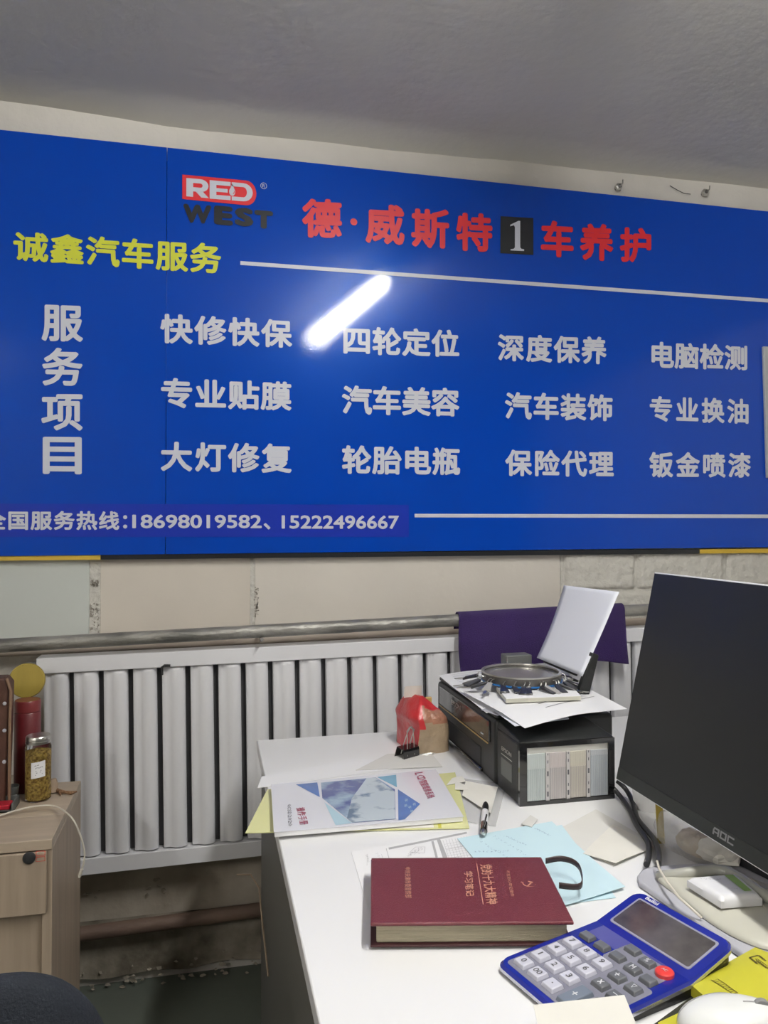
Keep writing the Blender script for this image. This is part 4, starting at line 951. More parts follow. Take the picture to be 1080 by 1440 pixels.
build('cover', MB().add([p + Vector((0, 0, 0)) for p in bk] + [p + Vector((0, 0, .0012)) for p in bk], [(3, 2, 1, 0), (4, 5, 6, 7), (0, 1, 5, 4), (1, 2, 6, 5), (2, 3, 7, 6), (3, 0, 4, 7)]), 'paper', bt)
# hoop with keys
hz = .940; hc = Pz(733, 949, hz + .012); hr = (Pz(788, 948, hz + .012) - Pz(678, 948, hz + .012)).length / 2
hoop = thing('key_hoop', (hc.x, hc.y, hz - .008), 'large steel hoop with a blue band and many keys clipped round it, on the printer', 'key ring')
def ringwall(r0, r1, z0, z1, n=64):
    g = MB(); vs = []
    for i in range(n):
        a = 2 * PI * i / n
        for r, z in ((r1, z0), (r1, z1), (r0, z1), (r0, z0)): vs.append(Vector((hc.x + r * math.cos(a), hc.y + r * math.sin(a), z)))
    g.add(vs, [(4 * i + j, 4 * ((i + 1) % n) + j, 4 * ((i + 1) % n) + (j + 1) % 4, 4 * i + (j + 1) % 4) for i in range(n) for j in range(4)]); return g
build('hoop', ringwall(hr - .004, hr, hz, hz + .022), 'dark_steel', hoop, smooth=True)
build('hoop_rim', ringwall(hr - .006, hr + .001, hz + .020, hz + .0235), 'steel', hoop, smooth=True)
build('blue_band', ringwall(hr - .001, hr + .0018, hz - .001, hz + .0028), 'hoop_blue', hoop, smooth=True)
build('inner_lip', ringwall(hr - .022, hr - .004, hz + .012, hz + .016), 'steel', hoop, smooth=True)
build('dish', MB().lathe([(0, 0), (hr - .02, 0), (hr - .02, .002), (0, .002)], c=(hc.x, hc.y, hz + .013), n=40), 'steel', hoop, smooth=True)
rnd = random.Random(3)
for i in range(22):
    a = math.radians(150 + 250 * i / 21 + rnd.uniform(-5, 5)); d = Vector((math.cos(a), math.sin(a), 0)); side = Vector((-d.y, d.x, 0))
    p = Vector((hc.x, hc.y, hz + .006)) + d * hr
    rg = [p + d * .008 * math.cos(t) + (Vector((0, 0, 1)) + side * .5).normalized() * .010 * math.sin(t) + d * .004 for t in [2 * PI * k_ / 12 for k_ in range(12)]]
    kr = build('split_ring', MB().tube(rg, .0009, 6, closed=True), 'steel', hoop, smooth=True)
    a2 = a + rnd.uniform(-.7, .7); d2 = Vector((math.cos(a2), math.sin(a2), 0)); s2 = Vector((-d2.y, d2.x, 0)); q0 = p + d * .012 + Vector((0, 0, -.004)); zd = -.013 - .000 * i
    L = rnd.uniform(.030, .042); w_ = rnd.uniform(.009, .012)
    def kb(l, w2, zz_, th_=.004): return q0 + d2 * l + s2 * w2 + Vector((0, 0, zd * min(1, l / .045) + zz_))
    vs = [kb(0, -w_ * .5, 0), kb(L, -w_, 0), kb(L, w_, 0), kb(0, w_ * .5, 0)]; vs += [v_ + Vector((0, 0, .006)) for v_ in vs]
    fob = build('key_fob', MB().add(vs, [(3, 2, 1, 0), (4, 5, 6, 7), (0, 1, 5, 4), (1, 2, 6, 5), (2, 3, 7, 6), (3, 0, 4, 7)]), 'fob_grey' if i in (5, 11, 16) else 'fob_black', hoop, bevel=.0015)
    Lk = rnd.uniform(.020, .03)
    vs = [kb(L, -.003, .002), kb(L + Lk - .004, -.003, .002), kb(L + Lk, 0, .002), kb(L + Lk - .006, .003, .002), kb(L, .003, .002)]; n5 = 5; vs += [v_ + Vector((0, 0, .0018)) for v_ in vs]
    build('key_blade', MB().add(vs, [(4, 3, 2, 1, 0), (5, 6, 7, 8, 9)] + [(j, (j + 1) % 5, 5 + (j + 1) % 5, 5 + j) for j in range(5)]), 'steel', fob)

# ================================================================ PAPER SACK AND CLIP
b0 = [Pz(556, 1042, DZ), Pz(589, 1062, DZ), Pz(633, 1056, DZ)]
b3 = b0[0] + (b0[2] - b0[1])
sk = thing('paper_sack', (b0[0] + b0[2]) / 2, 'crumpled red and tan paper food bag standing on the desk before the printer', 'paper bag')
def sackf(u, v):
    c4 = [b0[1], b0[2], b3, b0[0]]; t = (u % 1) * 4; i = int(t) % 4; s = t - int(t)
    p = c4[i] * (1 - s) + c4[(i + 1) % 4] * s; cen = (b0[0] + b0[2]) / 2
    rd = (p - cen) * (.90 + .1 * (1 - abs(2 * s - 1) ** 3)) * 1.0
    h = .135; z = v * h
    k = 1.06 if v < .62 else 1.06 - .9 * ((v - .62) / .38) ** 1.25
    ax = (b0[1] - b0[0]).normalized(); al = rd.dot(ax); pe = rd - ax * al
    q = cen + ax * al * (k if v < .62 else (1.06 * .30 + k * .70)) + pe * k
    q += Vector((.005 * noise.noise(Vector((q.x * 25, q.y * 25, z * 22))), .005 * noise.noise(Vector((q.x * 25 + 9, q.y * 25, z * 22))), 0))
    top = .010 * noise.noise(Vector((q.x * 30, q.y * 30, 2))) * (v > .8)
    lean = Vector((-.016, .0, 0)) * max(0, (v - .5)) * 2
    return Vector((q.x, q.y, DZ + z + top)) + lean
g = MB().grid(sackf, 64, 26)
fc = []
for j in range(26):
    for i in range(64):
        u = (i + .5) / 64; v = (j + .5) / 26; wv = .06 * noise.noise(Vector((u * 9, v * 6, 0)))
        red = (u > .745 + wv * .3) or (v > .80 + wv) or (u < .04 and v > .45) 
        brown = (not red) and v > .55 + wv and u < .5
        if v < .06: red = u > .76
        fc.append(0 if red else (2 if brown else 1))
g.m = fc
n64 = 65; g.add([g.v[26 * n64 + i] for i in range(64)], [tuple(range(64))], 0)
o = build('sack_body', g, ['sack_red', 'sack_tan', 'sack_brown'], sk, smooth=True, auto=False)
q = Pz(578, 992, DZ + .13); cen = (b0[0] + b0[2]) / 2 + Vector((-.016, 0, 0)); ax = (b0[2] - b0[1]).normalized()
def flap(u, v): return cen + ax * (-.035 + .05 * u) + Vector((0, -.006 * v, .128 + .030 * v)) + Vector((0, .003 * math.sin(u * 6), 0))
o = build('folded_flap', MB().slab(flap, 8, 3, Vector((0, .0015, 0))), 'paper_cream', sk, smooth=True)
build('flap_clip', MB().box(cen.x + .018, cen.x + .034, cen.y - .030, cen.y - .020, DZ + .112, DZ + .132), 'sack_gold', sk, bevel=.002)
# binder clip
cp = Pz(574, 1064, DZ + .0014); bc = thing('binder_clip', (cp.x, cp.y, DZ + .0015), 'black binder clip with steel wire handles leaning in front of the paper bag', 'clip', math.radians(28))
def cl(u, v):                                         # triangular spring body, open at the back
    t = u * 3; 
    pts = [(0.0, .001), (.001, .022), (.016, .026), (.022, .001)]
    i = min(2, int(t)); s = t - i; y = pts[i][0] * (1 - s) + pts[i + 1][0] * s; z = pts[i][1] * (1 - s) + pts[i + 1][1] * s
    return Vector((-.026 + .052 * v, y * 1.5 - .012, z))
o = build('spring_body', MB().grid(cl, 12, 4), 'black_gloss', bc, local=True); md = o.modifiers.new('solid', 'SOLIDIFY'); md.thickness = .0012
for s, dx in ((1, 0), (-1, .004)):
    y0 = -.012 if s > 0 else .015
    pts = [(-.014 + dx, y0, .006), (-.008 + dx, y0 * .5, .040), (.000 + dx, .004, .062), (.012 + dx, .006, .070), (.020 + dx, .004, .062), (.014 + dx, y0 * .5, .040), (.010 + dx, y0, .006)]
    build('wire_handle', MB().tube(pts, .0013, 8), 'steel', bc, smooth=True, local=True)
c2 = Pz(602, 1061, DZ + .0015)
tag(build('paper_clip', MB().tube([c2 + Vector((.020 * math.cos(t) * (1 - .2 * (t > 4)), .006 * math.sin(t), .0012)) for t in [5.8 * i / 24 for i in range(25)]], .0009, 6), 'steel', smooth=True),
    'small silver paper clip lying at the foot of the paper bag', 'paper clip')

# ================================================================ MONITOR
mb0 = Pz(866, 1096, .85); tilt = math.radians(12); MH, MW = .395, .64
Rm = Matrix(((0, math.cos(PI), 0, 0), (-1, 0, 0, 0), (0, 0, 1, 0), (0, 0, 0, 1)))
# local frame of the panel: x runs towards the camera (-Y), y points out of the screen (-X), z up along the tilted panel
ex = Vector((0, -1, 0)); ez = Vector((math.sin(tilt), 0, math.cos(tilt))); ey = ez.cross(ex)
Rm = Matrix(((ex.x, ey.x, ez.x, 0), (ex.y, ey.y, ez.y, 0), (ex.z, ey.z, ez.z, 0), (0, 0, 0, 1)))
sgn = 1 if ey.x < 0 else -1                            # screen must face -X
mon = thing('monitor', mb0, 'large black flat monitor with thin silver edge, seen from the side at the right', 'monitor', R=Rm)
fy = lambda a, b: (min(sgn * a, sgn * b), max(sgn * a, sgn * b))
build('bezel_edge', MB().box(0, MW, *fy(-.012, -.0008), 0, MH), 'white_plastic', mon, bevel=.001, local=True)
build('screen', MB().box(.002, MW - .002, *fy(-.006, 0), .002, MH - .0025), 'screen', mon, local=True)
build('lower_bezel', MB().box(.002, MW - .002, *fy(-.004, .0006), .002, .024), 'screen_bezel', mon, local=True)
build('rear_shell', MB().box(.03, MW - .03, *fy(-.040, -.012), .03, MH - .05), 'black_plastic', mon, bevel=.01, local=True)
g = MB()
ltr = {'A': [[(0, 0), (.24, 0), (.24, .72), (0, .62)], [(.0, .62), (.24, .72), (.24, 1), (.16, 1)], [(.16, 1), (.24, .76), (.76, .76), (1, 1)], [(.76, 0), (1, 0), (1, 1), (.76, 1)], [(.24, .3), (.76, .3), (.76, .48), (.24, .48)]],
       'O': [[(0, 0), (.22, .0), (.22, 1), (0, 1)], [(.78, 0), (1, 0), (1, 1), (.78, 1)], [(.22, 0), (.78, 0), (.78, .22), (.22, .22)], [(.22, .78), (.78, .78), (.78, 1), (.22, 1)]],
       'C': [[(0, 0), (.22, .0), (.22, 1), (0, 1)], [(.22, 0), (1, 0), (1, .22), (.22, .22)], [(.22, .78), (1, .78), (1, 1), (.22, 1)]]}
xl = MW / 2 - .026
lp = WM[mon.name].inverted() @ Pz(1018, 1178, .868)
# centre the emblem where the panel shows it
r_ = ray(1018, 1176); nrm_ = ey; tt = (mb0 - EYE).dot(nrm_) / r_.dot(nrm_); lp = WM[mon.name].inverted() @ (EYE + r_ * tt)
for i, ch in enumerate('AOC'):
    for p in ltr[ch]: g.add([(lp.x - .024 + .0165 * i + .0145 * u, sgn * .0011, lp.z - .0055 + .011 * v) for u, v in p], [(0, 1, 2, 3)])
build('brand_lettering', g, 'logo_grey', mon, local=True)
# stand
g = MB().tube([mb0 + Vector((.10, -.30, .12)), mb0 + Vector((.10, -.30, 0)), Vector((mb0.x + .12, mb0.y - .30, DZ + .02))], .022, 16)
build('neck', g, 'lav_plastic', mon, smooth=True)
out = [Pz(*p, DZ + .012) for p in ((897, 1232), (905, 1224), (925, 1224))]
pl0 = [Pz(*p, DZ + .010) for p in ((1160, 1420), (1046, 1342), (899, 1240), (896, 1230), (902, 1222), (920, 1217), (1000, 1212), (1060, 1215), (1150, 1260))]
poly = [(p.x, p.y) for p in pl0]
area = sum(poly[i][0] * poly[(i + 1) % len(poly)][1] - poly[(i + 1) % len(poly)][0] * poly[i][1] for i in range(len(poly)))
if area < 0: poly = poly[::-1]
poly = [p for p in poly]
build('base_plate', MB().prism(poly, DZ + .0002, DZ + .010), 'lav_plastic', mon, bevel=.004, seg=3)
# cream shell lying on the base
ol = [Pz(*p, DZ + .0115) for p in ((924, 1236), (950, 1258), (985, 1288), (1018, 1310), (1050, 1326), (1082, 1336), (1130, 1338), (1180, 1320), (1180, 1290), (1120, 1262), (1062, 1240), (1020, 1226), (975, 1224), (940, 1226))]
cn = sum(ol, Vector()) / len(ol)
def dome(u, v):
    t = u * len(ol); i = int(t) % len(ol); s = t - int(t); n = len(ol)
    P0, P1, P2, P3 = ol[(i - 1) % n], ol[i], ol[(i + 1) % n], ol[(i + 2) % n]
    q = .5 * ((2 * P1) + (P2 - P0) * s + (2 * P0 - 5 * P1 + 4 * P2 - P3) * s * s + (3 * P1 - P0 - 3 * P2 + P3) * s ** 3)
    r = math.cos(v * PI / 2) ** .8; p = cn + (q - cn) * r; p.z = DZ + .0112 + .014 * math.sin(v * PI / 2) ** .8; return p
def dome_wall(u, v): p = dome(u, 0); p.z = DZ + .0102 + .001 * v; return p
tray = thing('desk_phone_cradle', (cn.x, cn.y, DZ + .0102), 'smooth cream plastic shell lying on the monitor base under a white device', 'shell')
tray.name = 'plastic_shell'; WM['plastic_shell'] = WM['desk_phone_cradle']
build('shell', MB().grid(lambda u, v: dome(u, min(v, .9999)), 84, 14), 'olive_plastic', tray, smooth=True, auto=False)
tp = [(926, 1233), (934, 1232), (955, 1229), (985, 1225), (1005, 1223), (1025, 1226), (1045, 1238), (1065, 1252), (1090, 1268), (1130, 1292)]
tz = [.013, .017, .024, .03, .032, .034, .036, .036, .034, .02]
build('rim_tube', MB().tube([Pz(x, y, DZ + z) for (x, y), z in zip(tp, tz)], .0085, 14), 'tube_plastic', tray, smooth=True)
# white device with green label
dv = [Pz(*p, DZ + .0425) for p in ((1014, 1262), (1072, 1258), (1036, 1226), (966, 1232))]
o = thing('adapter_box', sum(dv, Vector()) / 4 - Vector((0, 0, .012)), 'white plastic adapter with a green stripe on the cream shell under the monitor', 'adapter')
f_ = lerp2(dv[0], dv[1], dv[3], dv[2])
def af(u, v):
    e = (1 - abs(2 * u - 1) ** 14) * (1 - abs(2 * v - 1) ** 14); return f_(u, v) + Vector((0, 0, -.006 + .006 * e))
build('case', MB().slab(af, 20, 20, .010), 'white_plastic', o, smooth=True)
decal(o, 'green_stripe', af, [[(.68, .16), (.86, .16), (.86, .88), (.68, .88)]], 'green_label', .0010)
decal(o, 'label_print', af, scribble((.2, .5), (.80, .72), 12, s=.05, seed=9) + scribble((.45, .60), (.32, .28), 6, s=.04, seed=10), 'ink', .0007)
tag(build('device_cord', MB().tube([Pz(1062, 1262, DZ + .026), Pz(1070, 1268, DZ + .026), Pz(1080, 1285, DZ + .022), Pz(1092, 1310, DZ + .02), Pz(1100, 1330, DZ + .014)], .0016, 8), 'cable_white', smooth=True),
    'thin white cord trailing from the white adapter towards the right edge', 'cord')
tag(build('thin_cord', MB().tube([Pz(924, 1211, DZ + .028), Pz(927, 1222, DZ + .030), Pz(938, 1240, DZ + .031), Pz(955, 1262, DZ + .030), Pz(975, 1280, DZ + .022), Pz(987, 1291, DZ + .014)], .0019, 8), 'cable_white', smooth=True),
    'thin white cord hanging across the cream shell below the black cables', 'cord')
# black cables
def zc_c(pts, r, m, lab, name='cable'):
    n = 40; P_ = [Pz(x, y, DZ + z) for x, y, z in pts]; out = []
    for k_ in range(n + 1):
        t = k_ / n * (len(P_) - 1); i = min(int(t), len(P_) - 2); s = t - i
        P0, P1, P2, P3 = P_[max(0, i - 1)], P_[i], P_[i + 1], P_[min(len(P_) - 1, i + 2)]
        out.append(.5 * ((2 * P1) + (P2 - P0) * s + (2 * P0 - 5 * P1 + 4 * P2 - P3) * s * s + (3 * P1 - P0 - 3 * P2 + P3) * s ** 3))
    return tag(build(name, MB().tube(out, r, 12), m, smooth=True), lab, 'cable')
zc_c([(868, 1098, .035), (880, 1110, .02), (890, 1128, .009), (896, 1150, .008), (910, 1168, .010), (921, 1182, .014), (926, 1200, .018), (926, 1214, .018)], .0050, 'cable_black', 'upper of the two thick black cables curving from the printer under the monitor')
zc_c([(862, 1108, .02), (874, 1122, .008), (886, 1140, .007), (895, 1160, .007), (906, 1176, .008), (912, 1188, .008), (912, 1204, .010), (909, 1216, .011)], .0050, 'cable_black', 'lower of the two thick black cables curving from the printer under the monitor')
# paper cup
cq_ = Pz(909, 1138, DZ)
cup = thing('paper_cup', (.877, 1.412, DZ + .0002), 'white paper cup standing behind the black cables under the monitor corner', 'cup')
cup.name = 'paper_cup'
g = MB().lathe([(.0, .002), (.028, .002), (.030, .0), (.037, .088), (.0385, .090), (.0365, .088), (.029, .004), (0, .004)], n=36)
build('cup_wall', g, 'paper', cup, smooth=True, local=True)
g = MB()
for i in range(6): g.add([Vector((.0336 * math.cos(a), .0336 * math.sin(a), z)) for a, z in ((-1.8 + i * .1, .038), (-1.74 + i * .1, .038), (-1.74 + i * .1, .042), (-1.8 + i * .1, .042))], [(0, 1, 2, 3)])
build('cup_print', g, 'ink', cup, local=True)
# clear plastic bag with small goods
bg = [Pz(*p, DZ + .001) for p in ((926, 1196), (958, 1212), (1012, 1216))]
pb_ = thing('plastic_bag', (bg[1].x + .03, bg[1].y + .04, DZ + .0002), 'crumpled clear plastic bag with a yellow edge under the monitor', 'plastic bag')
bc_ = Vector((bg[1].x + .047, bg[1].y + .020, DZ))
def bagf(u, v):
    a = 2 * PI * u; b = v * PI; r = math.sin(b) ** .6
    p = Vector((.062 * math.cos(a) * r, .085 * math.sin(a) * r, .036 - .035 * math.cos(b)))
    p *= 1 + .16 * noise.noise(Vector((math.cos(a) * 2.2, math.sin(a) * 2.2, v * 4))) ; p.z = max(.0005, p.z)
    return bc_ + p
build('film', MB().grid(bagf, 60, 24), 'bag_film', pb_, smooth=True, auto=False)
build('yellow_edge', MB().slab(lambda u, v: Pz(922, 1187, DZ) + RT * (.013 * u + .004 * v) + Vector((0, 0, .078 - .0775 * v)), 2, 10, Vector((0, .001, 0))), 'mustard', pb_, smooth=True)
build('contents', MB().grid(lambda u, v: bc_ + (bagf(u, v) - bc_) * .5 + Vector((.0, .0, .002)), 40, 16), 'root', pb_, smooth=True, auto=False)
# crumpled beige lump and a folded packet
lp_ = Pz(1006, 1206, DZ + .02)
def lump(u, v, s=(.034, .040, .016)):
    a = 2 * PI * u; b = v * PI; p = Vector((s[0] * math.cos(a) * math.sin(b), s[1] * math.sin(a) * math.sin(b), s[2] - s[2] * math.cos(b)))
    k_ = 1 + .45 * noise.noise(Vector((math.cos(a) * 1.6, math.sin(a) * 1.6, v * 3 + 2))); p.x *= k_; p.y *= k_; return p
lz = DZ + .0225
tag(build('crumpled_tissue', MB().grid(lambda u, v: lump(u, v) + Vector((lp_.x + .01, lp_.y + .01, DZ + .0105)), 14, 9), 'paper_cream', auto=False), 'crumpled cream tissue between the clear bag and the monitor base', 'tissue')
q = [Pz(*p, DZ + .012) for p in ((1064, 1232), (1120, 1260), (1110, 1215), (1060, 1212))]
rt_ = thing('red_box', (q[0].x + .05, q[0].y + .02, DZ + .0102), 'dark box with a red edge under the right end of the monitor', 'box', math.radians(10))
build('box_body', MB().box(-.045, .05, -.06, .05, 0, .030), 'black_matte', rt_, bevel=.002, local=True)
build('red_border', MB().box(-.0465, -.040, -.061, .051, .024, .0315), 'red_line', rt_, local=True)

# ================================================================ LEFT CABINET
CZ = .66
cab = thing('cabinet', (-.62, 1.93, 0), 'low pale oak cabinet with a dark lock at the left edge, beside the radiator', 'cabinet')
cx1 = -.320; cx0 = -.98; cy0, cy1 = 1.752, 2.13
build('top_panel', MB().box(cx0, cx1, cy0 + .145, cy1, CZ - .022, CZ), 'wood_top', cab, bevel=.0015)
build('top_front_rail', MB().box(cx0, cx1, cy0, cy0 + .1445, CZ - .022, CZ), 'wood_top', cab, bevel=.0015)
build('side_panel', MB().box(cx1 - .02, cx1, cy0 + .003, cy1, 0, CZ - .022), 'wood', cab, bevel=.001)
build('side_panel', MB().box(cx0, cx0 + .02, cy0 + .003, cy1, 0, CZ - .022), 'wood', cab, bevel=.001)
build('back_panel', MB().box(cx0 + .02, cx1 - .02, cy1 - .012, cy1, .02, CZ - .022), 'wood', cab)
dz0 = Py(67, 1283, cy0).z
dr_ = build('drawer_front', MB().box(cx0 + .010, cx1 - .010, cy0 - .006, cy0 + .0028, dz0, CZ - .024), 'wood', cab, bevel=.0015)
build('lower_door', MB().box(cx0 + .022, cx1 - .022, cy0 + .016, cy0 + .032, .06, dz0 + .03), 'wood', cab, bevel=.0015)
build('plinth', MB().box(cx0 + .022, cx1 - .022, cy0 + .03, cy0 + .046, 0, .06), 'wood', cab)
q = Py(41, 1206, cy0 - .006)
build('lock', MB().lathe([(.0125, 0), (.0125, .003), (.011, .004), (0, .0045)], c=q, n=24, T=Matrix.Rotation(PI / 2, 4, 'X')), 'black_matte', dr_, smooth=True)
q = Py(57, 1204, cy0 - .0065); g = MB()
for zz_ in (.006, -.006):
    for a_, b_, c_, d_ in ((-.009, .009, .004, .005), (-.009, .009, -.005, -.004), (-.009, -.008, -.005, .005), (.008, .009, -.005, .005)): g.add([(q.x + a_, q.y, q.z + zz_ + c_), (q.x + b_, q.y, q.z + zz_ + c_), (q.x + b_, q.y, q.z + zz_ + d_), (q.x + a_, q.y, q.z + zz_ + d_)], [(0, 1, 2, 3)])
build('red_sticker', g, 'red_line', dr_)
# jar
jp = Pz(51, 1128, CZ); jar = thing('glass_jar', (jp.x, jp.y + .02, CZ + .0003), 'round glass jar of yellow brown herbs with steel lid and white label, on the cabinet', 'jar')
R0 = .0295; JH = .155
build('glass', MB().lathe([(0, .0), (R0 - .004, 0), (R0, .004), (R0, JH - .026), (R0 - .004, JH - .018), (R0 - .004, JH - .002)], n=40), 'glass', jar, smooth=True, local=True)
build('herbs', MB().lathe([(0, .004), (R0 - .003, .005), (R0 - .0025, .06), (R0 - .0025, .110), (R0 - .010, .118), (.006, .124), (0, .122)], n=40), 'grain', jar, smooth=True, local=True)
build('lid', MB().lathe([(R0 - .0035, JH - .018), (R0 - .001, JH - .018), (R0 - .001, JH - .012), (R0 - .002, JH - .011), (R0 - .001, JH - .010), (R0 - .001, JH - .003), (R0 - .003, JH), (0, JH)], n=40), 'steel', jar, smooth=True, local=True)
def lab(u, v): a = math.radians(-118 + 62 * u + 8); return Vector(((R0 + .0006) * math.cos(a), (R0 + .0006) * math.sin(a), .058 + .038 * v + .004 * u))
lb_ = build('label', MB().grid(lab, 12, 3), 'paper', jar, smooth=True, auto=False, local=True)
g = MB()
for (u0, v0, u1, v1) in [(.25, .78, .55, .80)] + [(.3 + .14 * i, .60 + .05 * (i % 2), .40 + .14 * i, .66 - .04 * (i % 2)) for i in range(4)] + [(.32, .42, .72, .44), (.36, .32, .70, .34), (.3, .2, .8, .22)]:
    g.add([lab(a_, b_) * 1.0 + Vector((lab(a_, b_).x * .012, lab(a_, b_).y * .012, 0)) for a_, b_ in line(u0, v0, u1, v1, .016)], [(0, 1, 2, 3)])
build('label_print', g, 'ink', jar, local=True)
# red flask
q = Pz(40, 1092, CZ); rq = (Py(42, 985, 2.08))
fk = thing('red_flask', (-.440, 2.085, CZ + .0003), 'tall dark red cylindrical tin with a cap, behind the glass jar', 'tin')
build('flask_body', MB().lathe([(0, 0), (.029, 0), (.031, .003), (.031, .195), (.0295, .197)], n=40), 'thermos', fk, smooth=True, local=True)
build('cap', MB().lathe([(.0295, .1971), (.031, .199), (.031, .222), (.029, .226), (0, .226)], n=40), 'thermos2', fk, smooth=True, local=True)
# mustard disc leaning behind
T = Matrix.Rotation(PI / 2 - .1, 4, 'X')
dq = Py(38, 957, 2.165)
dk = thing('round_lid', (dq.x, 2.165, CZ + .0003), 'mustard yellow round disc standing on edge behind the red tin', 'disc')
dR = .0445; build('disc', MB().lathe([(0, -.006), (dR - .002, -.006), (dR, -.003), (dR, .003), (dR - .002, .006), (0, .006)], c=(dq.x, 2.165, dq.z), n=48, T=T), 'mustard', dk, smooth=True)
build('stem', MB().box(dq.x - .012, dq.x + .012, 2.158, 2.168, CZ + .0003, dq.z - .03), 'mustard', dk)
# brown studded case at the far left
lt = thing('leather_case', (-.535, 2.03, CZ + .0003), 'dark brown leather case with pale studs at the left edge, on the cabinet', 'case')
ea, eb = Py(15, 952, 2.0), Py(0, 1110, 2.0)
g = MB(); x1_ = Py(13, 952, 2.0).x; x2_ = Py(2, 1100, 2.0).x
pr_ = [(-.72, CZ + .0003), (x1_ - .004, CZ + .0003), (x1_ + .002, CZ + .20), (x1_ + .003, CZ + .285), (x1_ - .008, CZ + .300), (-.70, CZ + .300)]
g.add([(x, 1.985, z) for x, z in pr_] + [(x, 2.04, z) for x, z in pr_], [(0, 1, 2, 3, 4, 5), (11, 10, 9, 8, 7, 6)] + [(i, 6 + i, 6 + (i + 1) % 6, (i + 1) % 6) for i in range(6)])
build('case_body', g, 'leather', lt, bevel=.004)
build('edge_strap', MB().tube([(x1_ + .006, 1.982, CZ + .01), (x1_ + .006, 1.982, CZ + .2), (x1_ + .008, 1.982, CZ + .270), (x1_ - .002, 1.985, CZ + .300)], .0035, 8), 'leather_edge', lt, smooth=True)
for py in (989, 1027, 1071):
    q = Py(12, py, 1.984); build('stud', MB().lathe([(.0045, 0), (.004, .002), (0, .003)], c=(x1_ - .006, 1.984, q.z), n=14, T=Matrix.Rotation(PI / 2, 4, 'X')), 'lav_plastic', lt, smooth=True)
# mug, tray, root piece, twig
q = Pz(15, 1125, CZ); t = thing('small_cup', (q.x, q.y + .012, CZ + .0003), 'tiny glazed grey cup standing left of the glass jar', 'cup')
build('cup_wall', MB().lathe([(0, 0), (.011, 0), (.013, .004), (.0165, .030), (.015, .030), (.011, .006), (0, .004)], n=24), 'grey_plastic', t, smooth=True, local=True)
tag(t, 'tiny grey cup standing between the leather case and the glass jar', 'cup')
q = Pz(19, 1142, CZ); t = thing('small_tray', (q.x - .05, q.y + .01, CZ + .0003), 'small grey tray with a red block inside at the left edge of the cabinet top', 'tray')
g = MB().box(-.05, .05, -.012, .05, 0, .004); g.box(.045, .05, -.012, .05, 0, .020); g.box(-.05, .05, .045, .05, 0, .020); g.box(-.05, .05, -.012, -.009, 0, .004)
build('tray_body', g, 'grey_plastic', t, bevel=.001, local=True)
build('red_block', MB().box(-.045, .040, -.005, .03, .0042, .015), 'red_plastic', t, bevel=.002, local=True)
q = Pz(73, 1117, CZ); R = Matrix.Rotation(.25, 4, 'Y')
tag(build('wood_piece', MB().tube([q + Vector((-.004, .012, .013)), q + Vector((-.002, .014, .028)), q + Vector((-.004, .016, .042))], [.0155, .0145, .011], 12), 'root', smooth=True), 'pale brown wooden knob right behind the glass jar', 'wooden knob')
bpy.data.objects['wood_piece'].location.z -= (.0095)
tag(build('twig', MB().tube([Pz(76, 1108, CZ + .008), Pz(84, 1113, CZ + .006), Pz(92, 1114, CZ + .006), Pz(100, 1115, CZ + .005), Pz(108, 1113, CZ + .005)], [.003, .0055, .004, .005, .002], 8).tube([Pz(82, 1112, CZ + .006), Pz(86, 1118, CZ + .004)], [.0025, .0015], 6), 'twig', smooth=True),
    'small brown dried twig lying on the back corner of the cabinet top', 'twig')
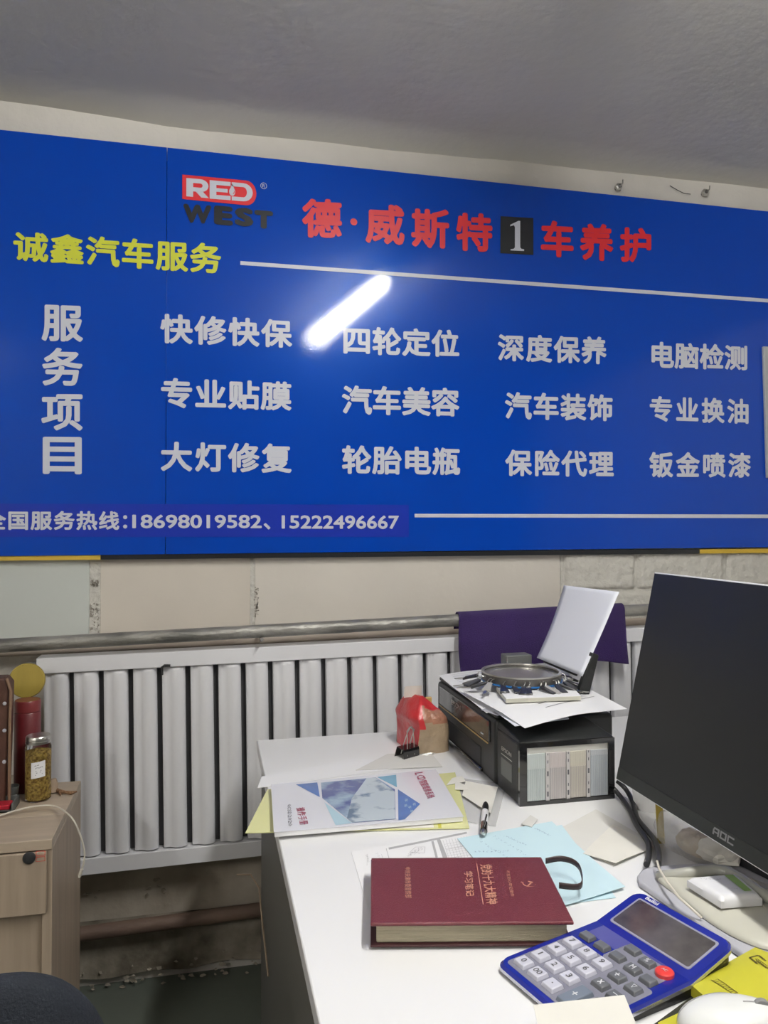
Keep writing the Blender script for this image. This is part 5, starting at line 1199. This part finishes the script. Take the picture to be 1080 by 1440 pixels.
# white cable with plug
cps = [Pz(-30, 1157, CZ + .004), Pz(0, 1147, CZ + .006), Pz(25, 1139, CZ + .010), Pz(52, 1133.5, CZ + .014), Pz(78, 1134, CZ + .012)]
cps += [Py(100, 1149, 1.80), Py(112, 1172, 1.79), Py(118.5, 1196, 1.79), Py(118, 1212, 1.79), Py(115, 1222, 1.79)]
out = []
for k_ in range(61):
    t_ = k_ / 60 * (len(cps) - 1); i = min(int(t_), len(cps) - 2); s = t_ - i
    P0, P1, P2, P3 = cps[max(0, i - 1)], cps[i], cps[i + 1], cps[min(len(cps) - 1, i + 2)]
    out.append(.5 * ((2 * P1) + (P2 - P0) * s + (2 * P0 - 5 * P1 + 4 * P2 - P3) * s * s + (3 * P1 - P0 - 3 * P2 + P3) * s ** 3))
t = thing('charging_cable', cps[0], 'white cable looping over the cabinet top and hanging down its right side', 'cable')
build('wire', MB().tube(out, .0019, 8), 'cable_white', t, smooth=True)
e = out[-1]; build('plug', MB().tube([e, e + Vector((-.004, 0, -.012)), e + Vector((-.005, 0, -.018))], [.0034, .0038, .0028], 10), 'cable_white', t, smooth=True)

# ================================================================ CHAIR AT THE BOTTOM LEFT
ch = Pz(70, 1366, .83); 
chx = thing('office_chair', (ch.x - .0, ch.y + .0, 0), 'dark navy padded chair back with a rounded top in the bottom left corner', 'chair', math.radians(8))
def back(u, v):
    a = 2 * PI * u; b = (v - .5) * PI
    sx = abs(math.cos(b)) ** .62; cx_, cy_ = math.cos(a), math.sin(a)
    x = .20 * math.copysign(abs(cx_) ** .7, cx_) * sx; y = .04 * math.copysign(abs(cy_) ** .8, cy_) * sx; z = .24 * math.sin(b)
    return Vector((x - .12, y + .03 * (x / .2) ** 2, .590 + z + .10 * x))
build('backrest', MB().grid(back, 60, 40), 'navy', chx, smooth=True, auto=False, local=True)
build('seat', MB().box(-.34, .10, -.46, -.04, .40, .47), 'navy', chx, bevel=.03, seg=4, local=True)
build('back_strut', MB().tube([(-.12, .04, .42), (-.12, .07, .46), (-.12, .07, .60)], .014, 10).tube([(-.12, .04, .415), (-.12, -.2, .39)], .014, 10), 'black_plastic', chx, smooth=True, local=True)
build('gas_column', MB().tube([(-.12, -.25, .09), (-.12, -.25, .40)], .025, 16), 'black_plastic', chx, smooth=True, local=True)
for i in range(5):
    a = 2 * PI * i / 5 + .3; e = Vector((-.12 + .27 * math.cos(a), -.25 + .27 * math.sin(a), .065))
    lg = build('base_arm', MB().tube([(-.12, -.25, .10), e], [.022, .014], 8), 'black_plastic', chx, smooth=True, local=True)
    build('castor', MB().lathe([(.024, -.012), (.026, 0), (.024, .012)], c=(e.x, e.y, .0265), n=16, T=Matrix.Rotation(PI / 2, 4, 'X')), 'black_matte', chx, smooth=True, local=True)

bpy.data.objects.remove(_to); bpy.data.curves.remove(_tc)
